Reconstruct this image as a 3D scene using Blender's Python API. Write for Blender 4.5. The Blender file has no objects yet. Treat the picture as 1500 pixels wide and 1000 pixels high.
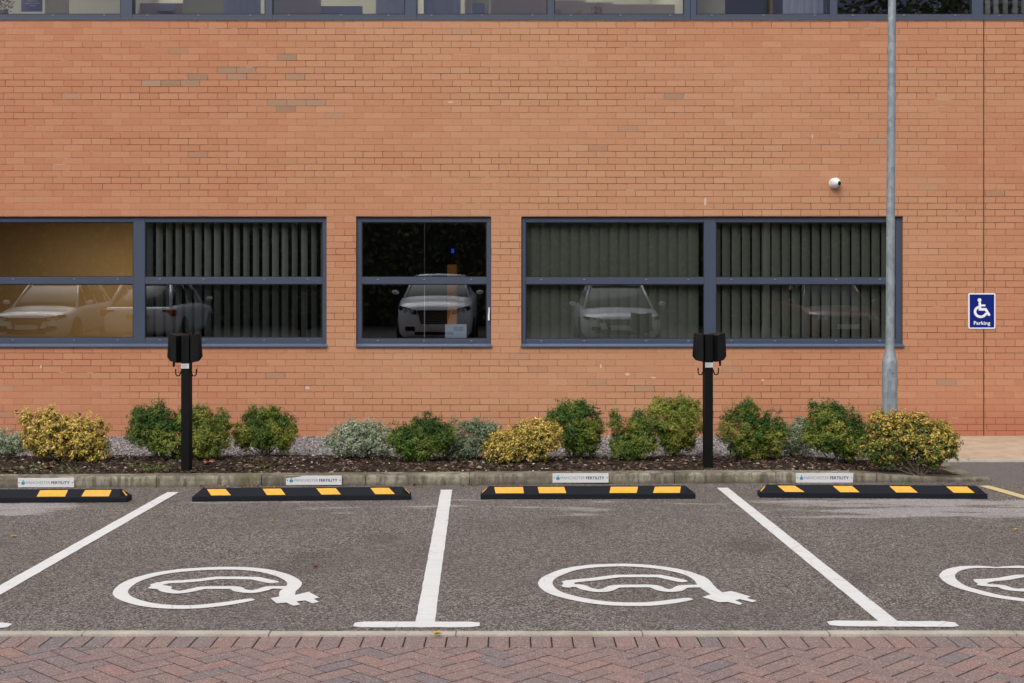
import bpy, bmesh, math, random
import numpy as np
from mathutils import Vector, Matrix
random.seed(7)
R = math.radians
S = bpy.context.scene
C = S.collection

# ------------------------------------------------------------------ camera, sky, sun, exposure
F, HOR, CX, EYE = 1950.0, 437.0, 750.0, 1.65      # focal length in photo pixels, horizon row, centre column, eye height
cd = bpy.data.cameras.new("camera"); cam = bpy.data.objects.new("camera", cd); C.objects.link(cam)
cd.sensor_width = 36; cd.lens = 36*F/1500; cd.shift_y = -(500-HOR)/1500
cd.clip_start = .05; cd.clip_end = 2000
cam.location = (0, 0, EYE); cam.rotation_euler = (R(90), 0, 0)
S.camera = cam
SUN_EL, SUN_AZ = 48, 200       # the sun stands behind the camera, a little to the left
w = bpy.data.worlds.new("World"); S.world = w; w.use_nodes = True
nt = w.node_tree; bg = nt.nodes['Background']
sky = nt.nodes.new('ShaderNodeTexSky'); sky.sky_type = 'NISHITA'; sky.sun_disc = False
sky.sun_elevation = R(SUN_EL); sky.sun_rotation = R(SUN_AZ); sky.air_density = 1.2; sky.dust_density = 3
hs = nt.nodes.new('ShaderNodeHueSaturation'); hs.inputs['Saturation'].default_value = .38
nt.links.new(sky.outputs[0], hs.inputs['Color']); nt.links.new(hs.outputs[0], bg.inputs[0])
bg.inputs[1].default_value = .133
sl = bpy.data.lights.new("sun", 'SUN'); sl.energy = .75; sl.angle = R(40); sl.color = (1, .955, .89)
so = bpy.data.objects.new("sun", sl); C.objects.link(so)
az = R(SUN_AZ); el = R(SUN_EL)
d = Vector((math.sin(az)*math.cos(el), math.cos(az)*math.cos(el), math.sin(el)))
so.rotation_euler = d.to_track_quat('Z', 'Y').to_euler(); so.location = (0, -5, 12)
S.view_settings.view_transform = 'Standard'; S.view_settings.look = 'None'
S.view_settings.gamma = 1; S.view_settings.use_curve_mapping = False
S.view_settings.exposure = 0.6

YW = 15.415                       # plane of the brick facade
def WX(px): return (px-CX)/F*YW
def WZ(py): return EYE+(HOR-py)/F*YW
def G(px, py, z=0.0):             # ground point
    y = F*(EYE-z)/(py-HOR); return Vector(((px-CX)/F*y, y, z))

# ------------------------------------------------------------------ helpers
def tag(o, label=None, cat=None, group=None, kind=None):
    if label: o['label'] = label
    if cat: o['category'] = cat
    if group: o['group'] = group
    if kind: o['kind'] = kind
    return o
def empty(name, loc=(0, 0, 0), rz=0, label=None, cat=None, group=None, parent=None):
    o = bpy.data.objects.new(name, None); C.objects.link(o); o.location = loc; o.rotation_euler = (0, 0, rz)
    o.empty_display_size = .1
    if parent: o.parent = parent
    return tag(o, label, cat, group)
class MB:
    def __init__(s): s.v = []; s.f = []; s.m = []
    def face(s, pts, m=0):
        n = len(s.v); s.v += [tuple(p) for p in pts]; s.f.append(tuple(range(n, n+len(pts)))); s.m.append(m); return s
    def box(s, x0, x1, y0, y1, z0, z1, m=0, M=None):
        c = [(x0,y0,z0),(x1,y0,z0),(x1,y1,z0),(x0,y1,z0),(x0,y0,z1),(x1,y0,z1),(x1,y1,z1),(x0,y1,z1)]
        if M: c = [tuple(M @ Vector(p)) for p in c]
        n = len(s.v); s.v += c
        for f in ((0,3,2,1),(4,5,6,7),(0,1,5,4),(1,2,6,5),(2,3,7,6),(3,0,4,7)):
            s.f.append(tuple(n+i for i in f)); s.m.append(m)
        return s
    def loft(s, rings, cap=True, m=0, close=True):
        n = len(s.v); k = len(rings[0])
        for r in rings: s.v += [tuple(p) for p in r]
        for i in range(len(rings)-1):
            for j in range(k if close else k-1):
                a = n+i*k+j; b = n+i*k+(j+1) % k
                s.f.append((a, b, b+k, a+k)); s.m.append(m)
        if cap:
            s.f.append(tuple(n+j for j in range(k))[::-1]); s.m.append(m)
            s.f.append(tuple(n+(len(rings)-1)*k+j for j in range(k))); s.m.append(m)
        return s
    def tube(s, pts, r, k=8, m=0):
        pts = [Vector(p) for p in pts]; rr = r if isinstance(r, (list, tuple)) else [r]*len(pts); rings = []
        for i, p in enumerate(pts):
            t = (pts[min(i+1, len(pts)-1)]-pts[max(i-1, 0)]).normalized()
            a = t.cross(Vector((.13, .97, .2))); a.normalize(); b = t.cross(a)
            rings.append([p+(a*math.cos(2*math.pi*j/k)+b*math.sin(2*math.pi*j/k))*rr[i] for j in range(k)])
        return s.loft(rings, m=m)
    def lathe(s, prof, k=24, cx=0, cy=0, m=0):
        return s.loft([[(cx+r*math.cos(2*math.pi*j/k), cy+r*math.sin(2*math.pi*j/k), z) for j in range(k)] for r, z in prof], m=m)
    def extr(s, poly, a, b, ax='y', m=0):      # polygon in the plane across an axis, extruded from a to b
        def P(u, v, t): return {'y': (u, t, v), 'x': (t, u, v), 'z': (u, v, t)}[ax]
        return s.loft([[P(u, v, a) for u, v in poly], [P(u, v, b) for u, v in poly]], m=m)
    def build(s, name, mats, parent=None, smooth=False, bevel=0, seg=2, sub=0, attr=None, angle=None, merge=False):
        me = bpy.data.meshes.new(name); me.from_pydata(s.v, [], s.f)
        mats = mats if isinstance(mats, (list, tuple)) else [mats]
        for x in mats: me.materials.append(x)
        if len(mats) > 1: me.polygons.foreach_set('material_index', s.m)
        if attr is not None:
            a = me.attributes.new('tint', 'FLOAT', 'FACE'); a.data.foreach_set('value', np.asarray(attr, dtype=np.float32))
        if attr is None and len(s.f) < 60000:
            bm = bmesh.new(); bm.from_mesh(me)
            if merge: bmesh.ops.remove_doubles(bm, verts=bm.verts, dist=1e-5)
            if bevel: bmesh.ops.bevel(bm, geom=list(bm.edges), offset=bevel, segments=seg, profile=.6, affect='EDGES', clamp_overlap=True)
            bmesh.ops.recalc_face_normals(bm, faces=bm.faces)
            bm.to_mesh(me); bm.free()
        if smooth:
            me.polygons.foreach_set('use_smooth', [True]*len(me.polygons))
            if angle: me.set_sharp_from_angle(angle=R(angle))
        me.update()
        o = bpy.data.objects.new(name, me); C.objects.link(o)
        if parent: o.parent = parent
        if sub:
            md = o.modifiers.new('s', 'SUBSURF'); md.levels = sub; md.render_levels = sub
        return o
def sheet(name, x0, x1, y0, y1, z, mat, parent=None):
    return MB().face([(x0,y0,z),(x1,y0,z),(x1,y1,z),(x0,y1,z)]).build(name, mat, parent)

# node helper
class NT:
    def __init__(s, name):
        s.mat = bpy.data.materials.new(name); s.mat.use_nodes = True; s.t = s.mat.node_tree
        s.b = s.t.nodes['Principled BSDF']; s.out = s.t.nodes['Material Output']
    def n(s, typ, **kw):
        x = s.t.nodes.new('ShaderNode'+typ)
        for k, v in kw.items(): setattr(x, k, v)
        return x
    def put(s, sock, val):
        if val is None: return
        if isinstance(val, bpy.types.NodeSocket): s.t.links.new(val, sock)
        else:
            if isinstance(val, (tuple, list)) and len(val) == 3 and len(sock.default_value) == 4: val = (*val, 1)
            sock.default_value = val
    def m(s, op, a, b=None, c=None, clamp=False):
        x = s.n('Math', operation=op, use_clamp=clamp)
        for i, v in enumerate((a, b, c)): s.put(x.inputs[i], v)
        return x.outputs[0]
    def pos(s):
        g = s.n('NewGeometry'); x = s.n('SeparateXYZ'); s.put(x.inputs[0], g.outputs['Position']); return g.outputs['Position'], x.outputs[0], x.outputs[1], x.outputs[2]
    def obj(s):
        return s.n('TexCoord').outputs['Object']
    def vec(s, x, y, z=0.0):
        c = s.n('CombineXYZ')
        for i, v in enumerate((x, y, z)): s.put(c.inputs[i], v)
        return c.outputs[0]
    def scale(s, v, sc):
        x = s.n('Mapping'); s.put(x.inputs[0], v); x.inputs[3].default_value = sc; return x.outputs[0]
    def noise(s, v, sc, det=3, rough=.55):
        x = s.n('TexNoise'); s.put(x.inputs['Vector'], v); x.inputs['Scale'].default_value = sc; x.inputs['Detail'].default_value = det; x.inputs['Roughness'].default_value = rough; return x.outputs[0]
    def vor(s, v, sc, feat='F1'):
        x = s.n('TexVoronoi', feature=feat); s.put(x.inputs['Vector'], v); x.inputs['Scale'].default_value = sc; return x
    def white(s, v):
        x = s.n('TexWhiteNoise', noise_dimensions='3D'); s.put(x.inputs[0], v); return x.outputs[0]
    def ramp(s, f, stops, interp='LINEAR'):
        x = s.n('ValToRGB'); s.put(x.inputs[0], f); cr = x.color_ramp; cr.interpolation = interp
        while len(cr.elements) < len(stops): cr.elements.new(.5)
        for e, (p, c) in zip(cr.elements, stops): e.position = p; e.color = (*c, 1) if len(c) == 3 else c
        return x.outputs[0]
    def sm(s, v, a, b):      # smoothstep
        x = s.n('MapRange', interpolation_type='SMOOTHSTEP'); s.put(x.inputs[0], v); x.inputs[1].default_value = a; x.inputs[2].default_value = b; return x.outputs[0]
    def mix(s, f, a, b, mode='MIX'):
        x = s.n('Mix', data_type='RGBA', blend_type=mode); s.put(x.inputs[0], f); s.put(x.inputs[6], a); s.put(x.inputs[7], b); return x.outputs[2]
    def bump(s, h, strength=.5, dist=.01):
        x = s.n('Bump'); s.put(x.inputs['Height'], h); x.inputs['Strength'].default_value = strength; x.inputs['Distance'].default_value = dist
        s.t.links.new(x.outputs[0], s.b.inputs['Normal']); return x
    def set(s, col=None, rough=None, metal=None, spec=None):
        s.put(s.b.inputs['Base Color'], col); s.put(s.b.inputs['Roughness'], rough)
        if metal is not None: s.put(s.b.inputs['Metallic'], metal)
        if spec is not None: s.put(s.b.inputs['Specular IOR Level'], spec)
        return s.mat
def plain(name, col, rough=.5, metal=0, var=.12, sc=30, spec=.5, bump=0):
    n = NT(name); v = n.obj(); z = n.noise(v, sc, 4)
    c = n.mix(z, tuple(x*(1-var) for x in col), tuple(min(1, x*(1+var)) for x in col))
    if bump: n.bump(n.noise(v, sc*4, 3), bump, .004)
    return n.set(c, n.m('MULTIPLY_ADD', z, .15, rough-.07), metal, spec)
MAT = {}

# ------------------------------------------------------------------ materials
def mk_brick():
    n = NT('brick'); P, x, y, z = n.pos()
    u = n.m('ADD', x, n.m('MULTIPLY', y, 1.0)); v = n.m('SUBTRACT', z, .0486-.075)
    wob = n.m('MULTIPLY_ADD', n.noise(P, 1.7, 2), .006, -.003)
    v = n.m('ADD', v, wob)
    rv = n.m('DIVIDE', v, .075); row = n.m('FLOOR', rv)
    jit = n.m('MULTIPLY', n.white(n.vec(row, 3.3)), .12)
    fu = n.m('ADD', n.m('ADD', n.m('DIVIDE', u, .225), n.m('MULTIPLY', n.m('MODULO', row, 2.0), .5)), jit)
    fu = n.m('ADD', fu, n.m('MULTIPLY', n.noise(n.scale(P, (1, 1, 13.3)), 2.6, 2), .10))
    col = n.m('FLOOR', fu); fx = n.m('FRACT', fu); fz = n.m('FRACT', rv)
    dx = n.m('MULTIPLY', n.m('MINIMUM', fx, n.m('SUBTRACT', 1.0, fx)), .225)
    dz = n.m('MULTIPLY', n.m('MINIMUM', fz, n.m('SUBTRACT', 1.0, fz)), .075)
    fine = n.noise(P, 90, 3)
    dd = n.m('MULTIPLY_ADD', fine, .003, n.m('SUBTRACT', n.m('MINIMUM', n.m('MULTIPLY', dx, 1.15), dz), .0015))
    mort = n.m('SUBTRACT', 1.0, n.sm(dd, .0016, .0050))
    cx = n.m('MULTIPLY_ADD', col, .225, -15.415); cz = n.m('MULTIPLY', row, .075)
    cell = n.vec(col, row); w1 = n.white(cell); w2 = n.white(n.vec(col, row, 5.5)); w3 = n.white(n.vec(col, row, 9.1))
    reg = n.noise(n.vec(cx, 0.0, cz), .55, 3)
    c1 = n.ramp(w1, [(0, (.470,.230,.124)), (.3, (.485,.240,.131)), (.7, (.494,.248,.136)), (1, (.510,.268,.152))])
    c2 = n.ramp(w1, [(0, (.452,.186,.098)), (.5, (.474,.205,.110)), (1, (.498,.230,.128))])
    side = n.m('ADD', n.m('MAXIMUM', n.m('MULTIPLY', cx, -.11), n.m('MULTIPLY', cx, .05)), n.m('MULTIPLY', reg, 1.1))
    base = n.mix(n.sm(side, .5, 1.05), c1, c2)
    # runs of grey-brown bricks, densest high on the left
    ex = n.m('DIVIDE', n.m('ADD', cx, 3.15), 1.15); ez = n.m('DIVIDE', n.m('ADD', cz, -4.07), .38)
    r2 = n.m('ADD', n.m('MULTIPLY', ex, ex), n.m('MULTIPLY', ez, ez))
    hot = n.m('SUBTRACT', 1.0, n.sm(r2, .25, 1.3))
    runs = n.noise(n.vec(n.m('MULTIPLY', cx, .9), 2.0, n.m('MULTIPLY', row, .83)), 1.6, 2)
    sc = n.m('ADD', n.m('MULTIPLY', w2, .35), runs)
    sc = n.m('ADD', sc, n.m('MULTIPLY', hot, .26))
    grey = n.sm(sc, .97, 1.01)
    rare = n.m('GREATER_THAN', w3, .995)
    gcol = n.mix(w1, (.28,.18,.115), (.35,.245,.16))
    base = n.mix(n.m('MULTIPLY', n.m('MAXIMUM', grey, n.m('MULTIPLY', rare, .6)), .75), base, gcol)
    # surface grain, scuffs and lime
    base = n.mix(n.m('MULTIPLY', n.sm(n.noise(P, 160, 3, .7), .35, .8), .30), base, (.58,.34,.22))
    base = n.mix(n.m('MULTIPLY', n.sm(n.noise(n.scale(P, (1, 1, 3)), 14, 4), .56, .75), .28), base, (.30,.16,.105))
    pits = n.m('MULTIPLY', n.sm(n.vor(P, 14).outputs['Distance'], .10, .05), n.m('GREATER_THAN', n.noise(P, 6, 2), .62))
    base = n.mix(n.m('MULTIPLY', pits, .6), base, (.14,.07,.05))
    vis = n.m('MULTIPLY_ADD', n.sm(n.noise(n.scale(P, (.22, 1, 1.9)), 1.1, 4, .6), .38, .60), .80, n.m('MULTIPLY', n.sm(n.noise(P, 9, 3), .4, .7), .3), clamp=True)
    mc = n.mix(vis, (.34,.155,.10), (.10,.036,.022))
    low = n.m('SUBTRACT', 1.0, n.sm(z, .12, .55))
    mc = n.mix(low, mc, (.17,.055,.035))
    red = n.m('MULTIPLY', n.m('SUBTRACT', 1.0, n.sm(z, .20, .60)), n.sm(x, 2.5, 5.0))
    base = n.mix(n.m('ADD', n.m('MULTIPLY', low, .35), n.m('MULTIPLY', red, .45), clamp=True), base, (.41,.15,.085)); vis = n.m('MAXIMUM', vis, red)
    lime = n.m('MULTIPLY', n.m('MULTIPLY', n.sm(n.noise(n.scale(P, (.6, 1, 1.3)), 2.3, 4, .7), .62, .70), mort), .75)
    colr = n.mix(n.m('MULTIPLY', mort, n.m('MULTIPLY_ADD', vis, .60, .38)), base, mc)
    colr = n.mix(lime, colr, (.55,.42,.33))
    for px, py, a_, b_ in ((1033,296,.016,.055),(450,567,.028,.018),(919,547,.03,.016),(957,552,.035,.012),(1117,556,.02,.014),(880,535,.012,.03),(60,536,.014,.02),(1190,200,.012,.03),(300,385,.01,.03),(660,150,.03,.01)):
        ex = n.m('DIVIDE', n.m('SUBTRACT', x, WX(px)), a_); ez = n.m('DIVIDE', n.m('SUBTRACT', z, WZ(py)), b_)
        r2 = n.m('ADD', n.m('MULTIPLY', ex, ex), n.m('MULTIPLY', ez, ez)); r2 = n.m('MULTIPLY_ADD', n.noise(P, 45, 2), 1.6, n.m('SUBTRACT', r2, .8))
        colr = n.mix(n.m('MULTIPLY', n.sm(r2, 1.0, .55), .6), colr, (.66,.58,.50))
    h = n.m('ADD', n.m('SUBTRACT', 1.0, mort), n.m('MULTIPLY', fine, .35))
    n.bump(h, .45, .006)
    return n.set(colr, .88, spec=.25)
MAT['brick'] = mk_brick()

def mk_asphalt():
    n = NT('asphalt'); P, x, y, z = n.pos()
    f = n.scale(P, (1, 1, 1))
    v = n.vor(f, 135); g = n.white(v.outputs['Position'])
    v2 = n.vor(f, 60); g2 = n.white(v2.outputs['Position'])
    c = n.ramp(g, [(0, (.022,.018,.0155)), (.28, (.068,.057,.050)), (.60, (.155,.130,.115)), (.86, (.27,.232,.205)), (1, (.50,.45,.42))])
    c = n.mix(n.m('MULTIPLY', n.m('GREATER_THAN', g2, .93), .6), c, (.33,.28,.25))
    c = n.mix(n.m('MULTIPLY', n.m('LESS_THAN', g2, .10), .55), c, (.05,.04,.038))
    big = n.noise(P, .8, 4, .6)
    c = n.mix(n.m('MULTIPLY', n.sm(big, .35, .7), .35), c, (.095,.078,.066))
    c = n.mix(n.m('MULTIPLY', n.sm(n.noise(P, 2.7, 4), .45, .7), .22), c, (.17,.14,.13))
    # dusty pale bloom left in front of the wheel stops
    band = n.m('MULTIPLY', n.sm(y, 9.5, 10.3), n.m('SUBTRACT', 1.0, n.sm(y, 10.9, 11.1)))
    xs = n.m('ADD', n.m('MULTIPLY', n.sm(x, 1.6, 3.2), .17), n.m('MULTIPLY', n.m('SUBTRACT', 1.0, n.sm(x, -3.9, -2.9)), .15))
    st = n.m('ADD', n.m('ADD', n.noise(n.scale(P, (.55, 2.2, 1)), 2.0, 5, .62), xs), n.m('MULTIPLY', n.m('SUBTRACT', band, 1.0), .35))
    c = n.mix(n.m('MULTIPLY', n.sm(st, .545, .66), .75), c, n.mix(g, (.22,.205,.20), (.50,.47,.46)))
    for ox, oy, orr in ((-1.3,8.3,.34),(-.9,9.2,.2),(1.6,8.9,.28),(2.0,7.9,.22),(-3.6,8.9,.26),(4.2,8.6,.3),(.45,9.9,.18)):
        ex = n.m('SUBTRACT', x, ox); ey = n.m('MULTIPLY', n.m('SUBTRACT', y, oy), .6)
        r2 = n.m('DIVIDE', n.m('SQRT', n.m('ADD', n.m('MULTIPLY', ex, ex), n.m('MULTIPLY', ey, ey))), orr)
        c = n.mix(n.m('MULTIPLY', n.sm(n.m('MULTIPLY_ADD', n.noise(P, 4, 4), 1.2, n.m('SUBTRACT', r2, .6)), 1.0, .3), .32), c, (.05,.042,.038))
    # newer, smoother tarmac by the pavement on the right
    nw = n.m('MULTIPLY', n.sm(x, 4.30, 4.36), n.sm(y, 11.75, 11.95))
    c = n.mix(n.m('MULTIPLY', nw, .75), c, n.mix(g, (.105,.098,.098), (.19,.18,.18)))
    # worn, wetter strip against the concrete edging
    ed = n.m('SUBTRACT', 1.0, n.sm(y, 6.6, 7.3))
    c = n.mix(n.m('MULTIPLY', n.m('MULTIPLY', ed, n.sm(n.noise(P, 5, 4), .40, .62)), .5), c, n.mix(g, (.035,.03,.032), (.27,.25,.25)))
    n.bump(n.m('ADD', g, n.m('MULTIPLY', v.outputs['Distance'], -1.0)), .55, .004)
    return n.set(c, .85, spec=.3)
MAT['asphalt'] = mk_asphalt()
def mk_tarback():
    n = NT('tarmac'); P, x, y, z = n.pos()
    c = n.mix(n.noise(P, 60, 3), (.045,.04,.037), (.12,.105,.097)); c = n.mix(n.m('MULTIPLY', n.noise(P, 1.1, 3), .5), c, (.07,.06,.055))
    return n.set(c, .9, spec=.25)
MAT['tarback'] = mk_tarback()
def mk_paint(name, col, wear=.5):
    n = NT(name); P, x, y, z = n.pos()
    c = n.mix(n.noise(P, 5, 4), tuple(k*.86 for k in col), col)
    c = n.mix(n.m('MULTIPLY', n.sm(n.noise(P, 55, 4, .7), .52, .78), wear), c, tuple(k*.55 for k in col))
    c = n.mix(n.m('MULTIPLY', n.sm(n.noise(n.scale(P, (2.5, .6, 1)), 7, 5, .65), .63, .70), .5), c, (.35,.33,.30))
    cr = n.n('TexVoronoi', feature='DISTANCE_TO_EDGE'); n.put(cr.inputs['Vector'], P); cr.inputs['Scale'].default_value = 1.7
    c = n.mix(n.m('MULTIPLY', n.sm(n.m('ADD', cr.outputs['Distance'], n.m('MULTIPLY', n.noise(P, 12, 3), .02)), .018, .010), .45), c, (.30,.28,.26))
    c = n.mix(n.m('MULTIPLY', n.sm(n.noise(n.scale(P, (.7, 3, 1)), 3, 5, .7), .50, .72), .30), c, (.45,.43,.40))
    n.bump(n.noise(P, 110, 3), .4, .003)
    return n.set(c, .6, spec=.35)
MAT['white_paint'] = mk_paint('white_road_paint', (.76,.75,.73)); MAT['yellow_paint'] = mk_paint('faded_yellow_road_paint', (.68,.58,.27))
def mk_pave():
    n = NT('block_paving'); P, x, y, z = n.pos(); g = n.n('NewGeometry').outputs['Random Per Island']
    c = n.ramp(g, [(0, (.185,.150,.155)), (.10, (.205,.158,.155)), (.22, (.235,.160,.146)), (.55, (.262,.168,.150)), (.8, (.285,.178,.156)), (1, (.315,.170,.145))])
    v = n.vor(P, 190); w_ = n.white(v.outputs['Position'])
    c = n.mix(n.m('MULTIPLY', n.m('GREATER_THAN', w_, .86), .55), c, (.50,.43,.40))
    c = n.mix(n.m('MULTIPLY', n.m('LESS_THAN', w_, .22), .45), c, (.10,.065,.06))
    c = n.mix(n.m('MULTIPLY', n.sm(n.noise(P, 9, 4), .4, .7), .35), c, (.20,.165,.155))
    n.bump(n.m('ADD', w_, n.noise(P, 60, 3)), .35, .003)
    return n.set(c, .8, spec=.3)
MAT['pave'] = mk_pave()
MAT['joint_sand'] = plain('joint_sand', (.018,.011,.009), .95, sc=60, var=.4)
def mk_conc(name, a, b, streak=True, moss=.0):
    n = NT(name); P, x, y, z = n.pos()
    c = n.mix(n.sm(n.noise(P, 4, 5, .7), .3, .7), a, b)
    c = n.mix(n.m('MULTIPLY', n.sm(n.noise(P, 120, 3), .45, .75), .4), c, tuple(k*.5 for k in a))
    if streak:
        c = n.mix(n.m('MULTIPLY', n.sm(n.noise(n.scale(P, (9, 9, 1.5)), 2.2, 4, .7), .45, .64), .75), c, (.07,.058,.042))
        c = n.mix(n.m('MULTIPLY', n.sm(n.noise(P, 1.3, 3), .45, .62), .45), c, (.13,.105,.075))
        c = n.mix(n.m('MULTIPLY', n.sm(z, .045, .0), .55), c, (.06,.05,.04))
    if moss: c = n.mix(n.m('MULTIPLY', n.sm(n.noise(P, 3.3, 4), .52, .66), moss), c, (.10,.105,.03))
    n.bump(n.noise(P, 70, 4), .5, .006)
    return n.set(c, .9, spec=.25)
MAT['kerb'] = mk_conc('weathered_concrete', (.13,.11,.08), (.42,.38,.30), True, .35)
MAT['edging'] = mk_conc('edging_concrete', (.40,.355,.30), (.52,.47,.40), False, .15)
MAT['slab'] = mk_conc('sandy_paving', (.42,.31,.215), (.55,.43,.31), False)
def mk_mulch():
    n = NT('soil'); P, x, y, z = n.pos()
    c = n.ramp(n.noise(P, 45, 5, .7), [(.25, (.008,.005,.004)), (.5, (.028,.018,.013)), (.68, (.065,.042,.028)), (.85, (.12,.08,.055))])
    n.bump(n.noise(P, 60, 5), .9, .015); return n.set(c, .95, spec=.2)
MAT['soil'] = mk_mulch()
def mk_island(name, stops, rough=.8, sc=0, spec=.3):
    n = NT(name); g = n.n('NewGeometry').outputs['Random Per Island']
    c = n.ramp(g, stops); P = n.pos()[0]
    c = n.mix(n.m('MULTIPLY', n.noise(P, 40, 4), .4), c, tuple(k*.45 for k in stops[len(stops)//2][1]))
    return n.set(c, rough, spec=spec)
MAT['chips'] = mk_island('bark_chips', [(0, (.010,.006,.004)), (.4, (.030,.017,.012)), (.7, (.070,.040,.025)), (.9, (.14,.085,.055)), (.97, (.24,.17,.12)), (1, (.40,.34,.28))])
MAT['pebbles'] = mk_island('grey_gravel', [(0, (.09,.078,.075)), (.35, (.19,.168,.165)), (.7, (.31,.285,.28)), (1, (.52,.49,.47))])
MAT['stone'] = mk_island('pale_stones', [(0, (.42,.37,.31)), (1, (.68,.63,.57))])
MAT['frame'] = plain('blue_grey_aluminium', (.052,.067,.105), .42, 0, .06, 5, .45)
MAT['frame_lit'] = plain('lit_frame_aluminium', (.075,.098,.150), .38, 0, .08, 4, .5)  # frame blue lightened: daylight on the tilted sill put into the colour
MAT['gasket'] = plain('black_rubber_gasket', (.008,.008,.009), .7)
MAT['black'] = plain('black_powder_coat', (.0028,.0028,.0036), .6, 0, .3, 8, .2)
MAT['black_plastic'] = plain('black_plastic', (.0032,.0032,.0036), .6, 0, .3, 20, .25, bump=.1)
MAT['rubber'] = plain('black_rubber', (.0070,.0085,.0135), .75, 0, .45, 9, .25, bump=.4)
MAT['yellow'] = plain('yellow_reflective', (.74,.39,.050), .6, 0, .22, 26, .3)
MAT['white'] = plain('white_plastic', (.72,.71,.69), .4, 0, .05, 12)
MAT['plate'] = plain('white_plate', (.66,.66,.66), .35, 0, .08, 6)
MAT['plate_dirty'] = plain('dirty_plate', (.20,.145,.11), .8, 0, .5, 16)
MAT['grey_text'] = plain('grey_lettering', (.22,.23,.28), .5); MAT['navy_text'] = plain('navy_lettering', (.035,.042,.09), .5)
MAT['teal'] = plain('teal_print', (.06,.32,.40), .5); MAT['teal_dark'] = plain('blue_print', (.04,.15,.33), .5)
MAT['sign_blue'] = plain('sign_blue', (.002,.012,.17), .7, 0, .05, 4, .2)
MAT['sign_white'] = plain('sign_white', (.80,.82,.88), .35, 0, .03, 6)
MAT['joint'] = plain('brown_mastic', (.15,.072,.047), .9, 0, .4, 12)
MAT['twig'] = plain('twig_bark', (.13,.095,.07), .9, 0, .4, 40)
MAT['bark'] = plain('tree_bark', (.06,.05,.04), .9, 0, .4, 12)
def mk_galv():
    n = NT('galvanised_steel'); P = n.obj()
    v = n.vor(n.scale(P, (1, 1, .7)), 26); g = n.white(v.outputs['Position'])
    c = n.mix(g, (.21,.245,.275), (.31,.345,.37))
    c = n.mix(n.m('MULTIPLY', n.sm(n.noise(P, 17, 5, .75), .60, .70), .6), c, (.50,.53,.55))
    c = n.mix(n.m('MULTIPLY', n.sm(n.noise(P, 5, 3), .5, .7), .35), c, (.17,.20,.22))
    n.bump(n.noise(P, 26, 4), .25, .003)
    return n.set(c, .55, .25, .4)
MAT['galv'] = mk_galv()
def mk_glass():
    n = NT('tinted_window_glass'); t = n.t
    tr = n.n('BsdfTransparent'); tr.inputs[0].default_value = (.60,.60,.56,1)
    gl = n.n('BsdfGlossy'); gl.inputs['Roughness'].default_value = 0.0; gl.inputs[0].default_value = (.92,.95,1,1)
    fr = n.n('Fresnel'); fr.inputs[0].default_value = 1.5
    f = n.m('MULTIPLY_ADD', fr.outputs[0], 1.2, .11, clamp=True)
    mx = n.n('MixShader'); n.put(mx.inputs[0], f); t.links.new(tr.outputs[0], mx.inputs[1]); t.links.new(gl.outputs[0], mx.inputs[2])
    t.links.new(mx.outputs[0], n.out.inputs[0]); return n.mat
MAT['glass'] = mk_glass()
def mk_leaf(name, stops, rough=.45, trans=.18):
    n = NT(name); a = n.n('Attribute', attribute_name='tint').outputs['Fac']
    g = n.n('NewGeometry').outputs['Random Per Island']
    f = n.m('ADD', a, n.m('MULTIPLY_ADD', g, .26, -.12), clamp=True)
    c = n.ramp(f, stops); n.set(c, rough, spec=.4)
    tl = n.n('BsdfTranslucent'); n.put(tl.inputs[0], c); mx = n.n('MixShader'); mx.inputs[0].default_value = trans
    n.t.links.new(n.b.outputs[0], mx.inputs[1]); n.t.links.new(tl.outputs[0], mx.inputs[2]); n.t.links.new(mx.outputs[0], n.out.inputs[0])
    return n.mat
MAT['leaf_green'] = mk_leaf('evergreen_leaf', [(0, (.022,.070,.008)), (.28, (.058,.130,.012)), (.50, (.155,.200,.024)), (.75, (.34,.34,.05)), (1, (.52,.44,.12))])
MAT['leaf_gold'] = mk_leaf('gold_variegated_leaf', [(0, (.025,.045,.010)), (.25, (.09,.11,.018)), (.42, (.33,.25,.04)), (.62, (.68,.49,.075)), (.85, (.84,.66,.19)), (.93, (.86,.72,.36)), (1, (.45,.22,.12))])
MAT['leaf_silver'] = mk_leaf('silver_variegated_leaf', [(0, (.050,.085,.035)), (.35, (.13,.18,.085)), (.65, (.32,.37,.24)), (1, (.60,.61,.46))])
MAT['leaf_mixed'] = mk_leaf('green_and_gold_leaf', [(0, (.02,.055,.012)), (.3, (.06,.12,.02)), (.5, (.17,.19,.035)), (.7, (.55,.38,.06)), (.88, (.76,.53,.13)), (1, (.42,.20,.09))])
MAT['leaf_tree'] = mk_leaf('tree_leaf', [(0, (.02,.035,.014)), (.6, (.08,.11,.04)), (1, (.20,.17,.06))])
MAT['weed'] = mk_leaf('weed_leaf', [(0, (.04,.09,.012)), (.5, (.09,.20,.02)), (1, (.20,.24,.05))])
for k, c in dict(orange=(.50,.17,.05), yellow_leaf=(.55,.36,.05), red_leaf=(.25,.035,.025), brown_leaf=(.28,.12,.07)).items(): MAT[k] = plain(k, c, .7, 0, .3, 60)

# ------------------------------------------------------------------ ground
g = MB()
g.face([(-300,-300,-.03),(300,-300,-.03),(300,300,-.03),(-300,300,-.03)])
tag(g.build('ground', MAT['tarback']), kind='structure')
tag(sheet('car_park', -22, 22, 6.575, YW+.1, 0, MAT['asphalt']), kind='structure')
# concrete edging strip between asphalt and block paving
e = MB(); xx = -14.0
while xx < 14:
    dz = random.uniform(-.002, .002); e.box(xx+.002, xx+.913, 6.513, 6.578, -.05, .012+dz); xx += .915
tag(e.build('edging_strip', MAT['edging'], bevel=.004), kind='structure')
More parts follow.
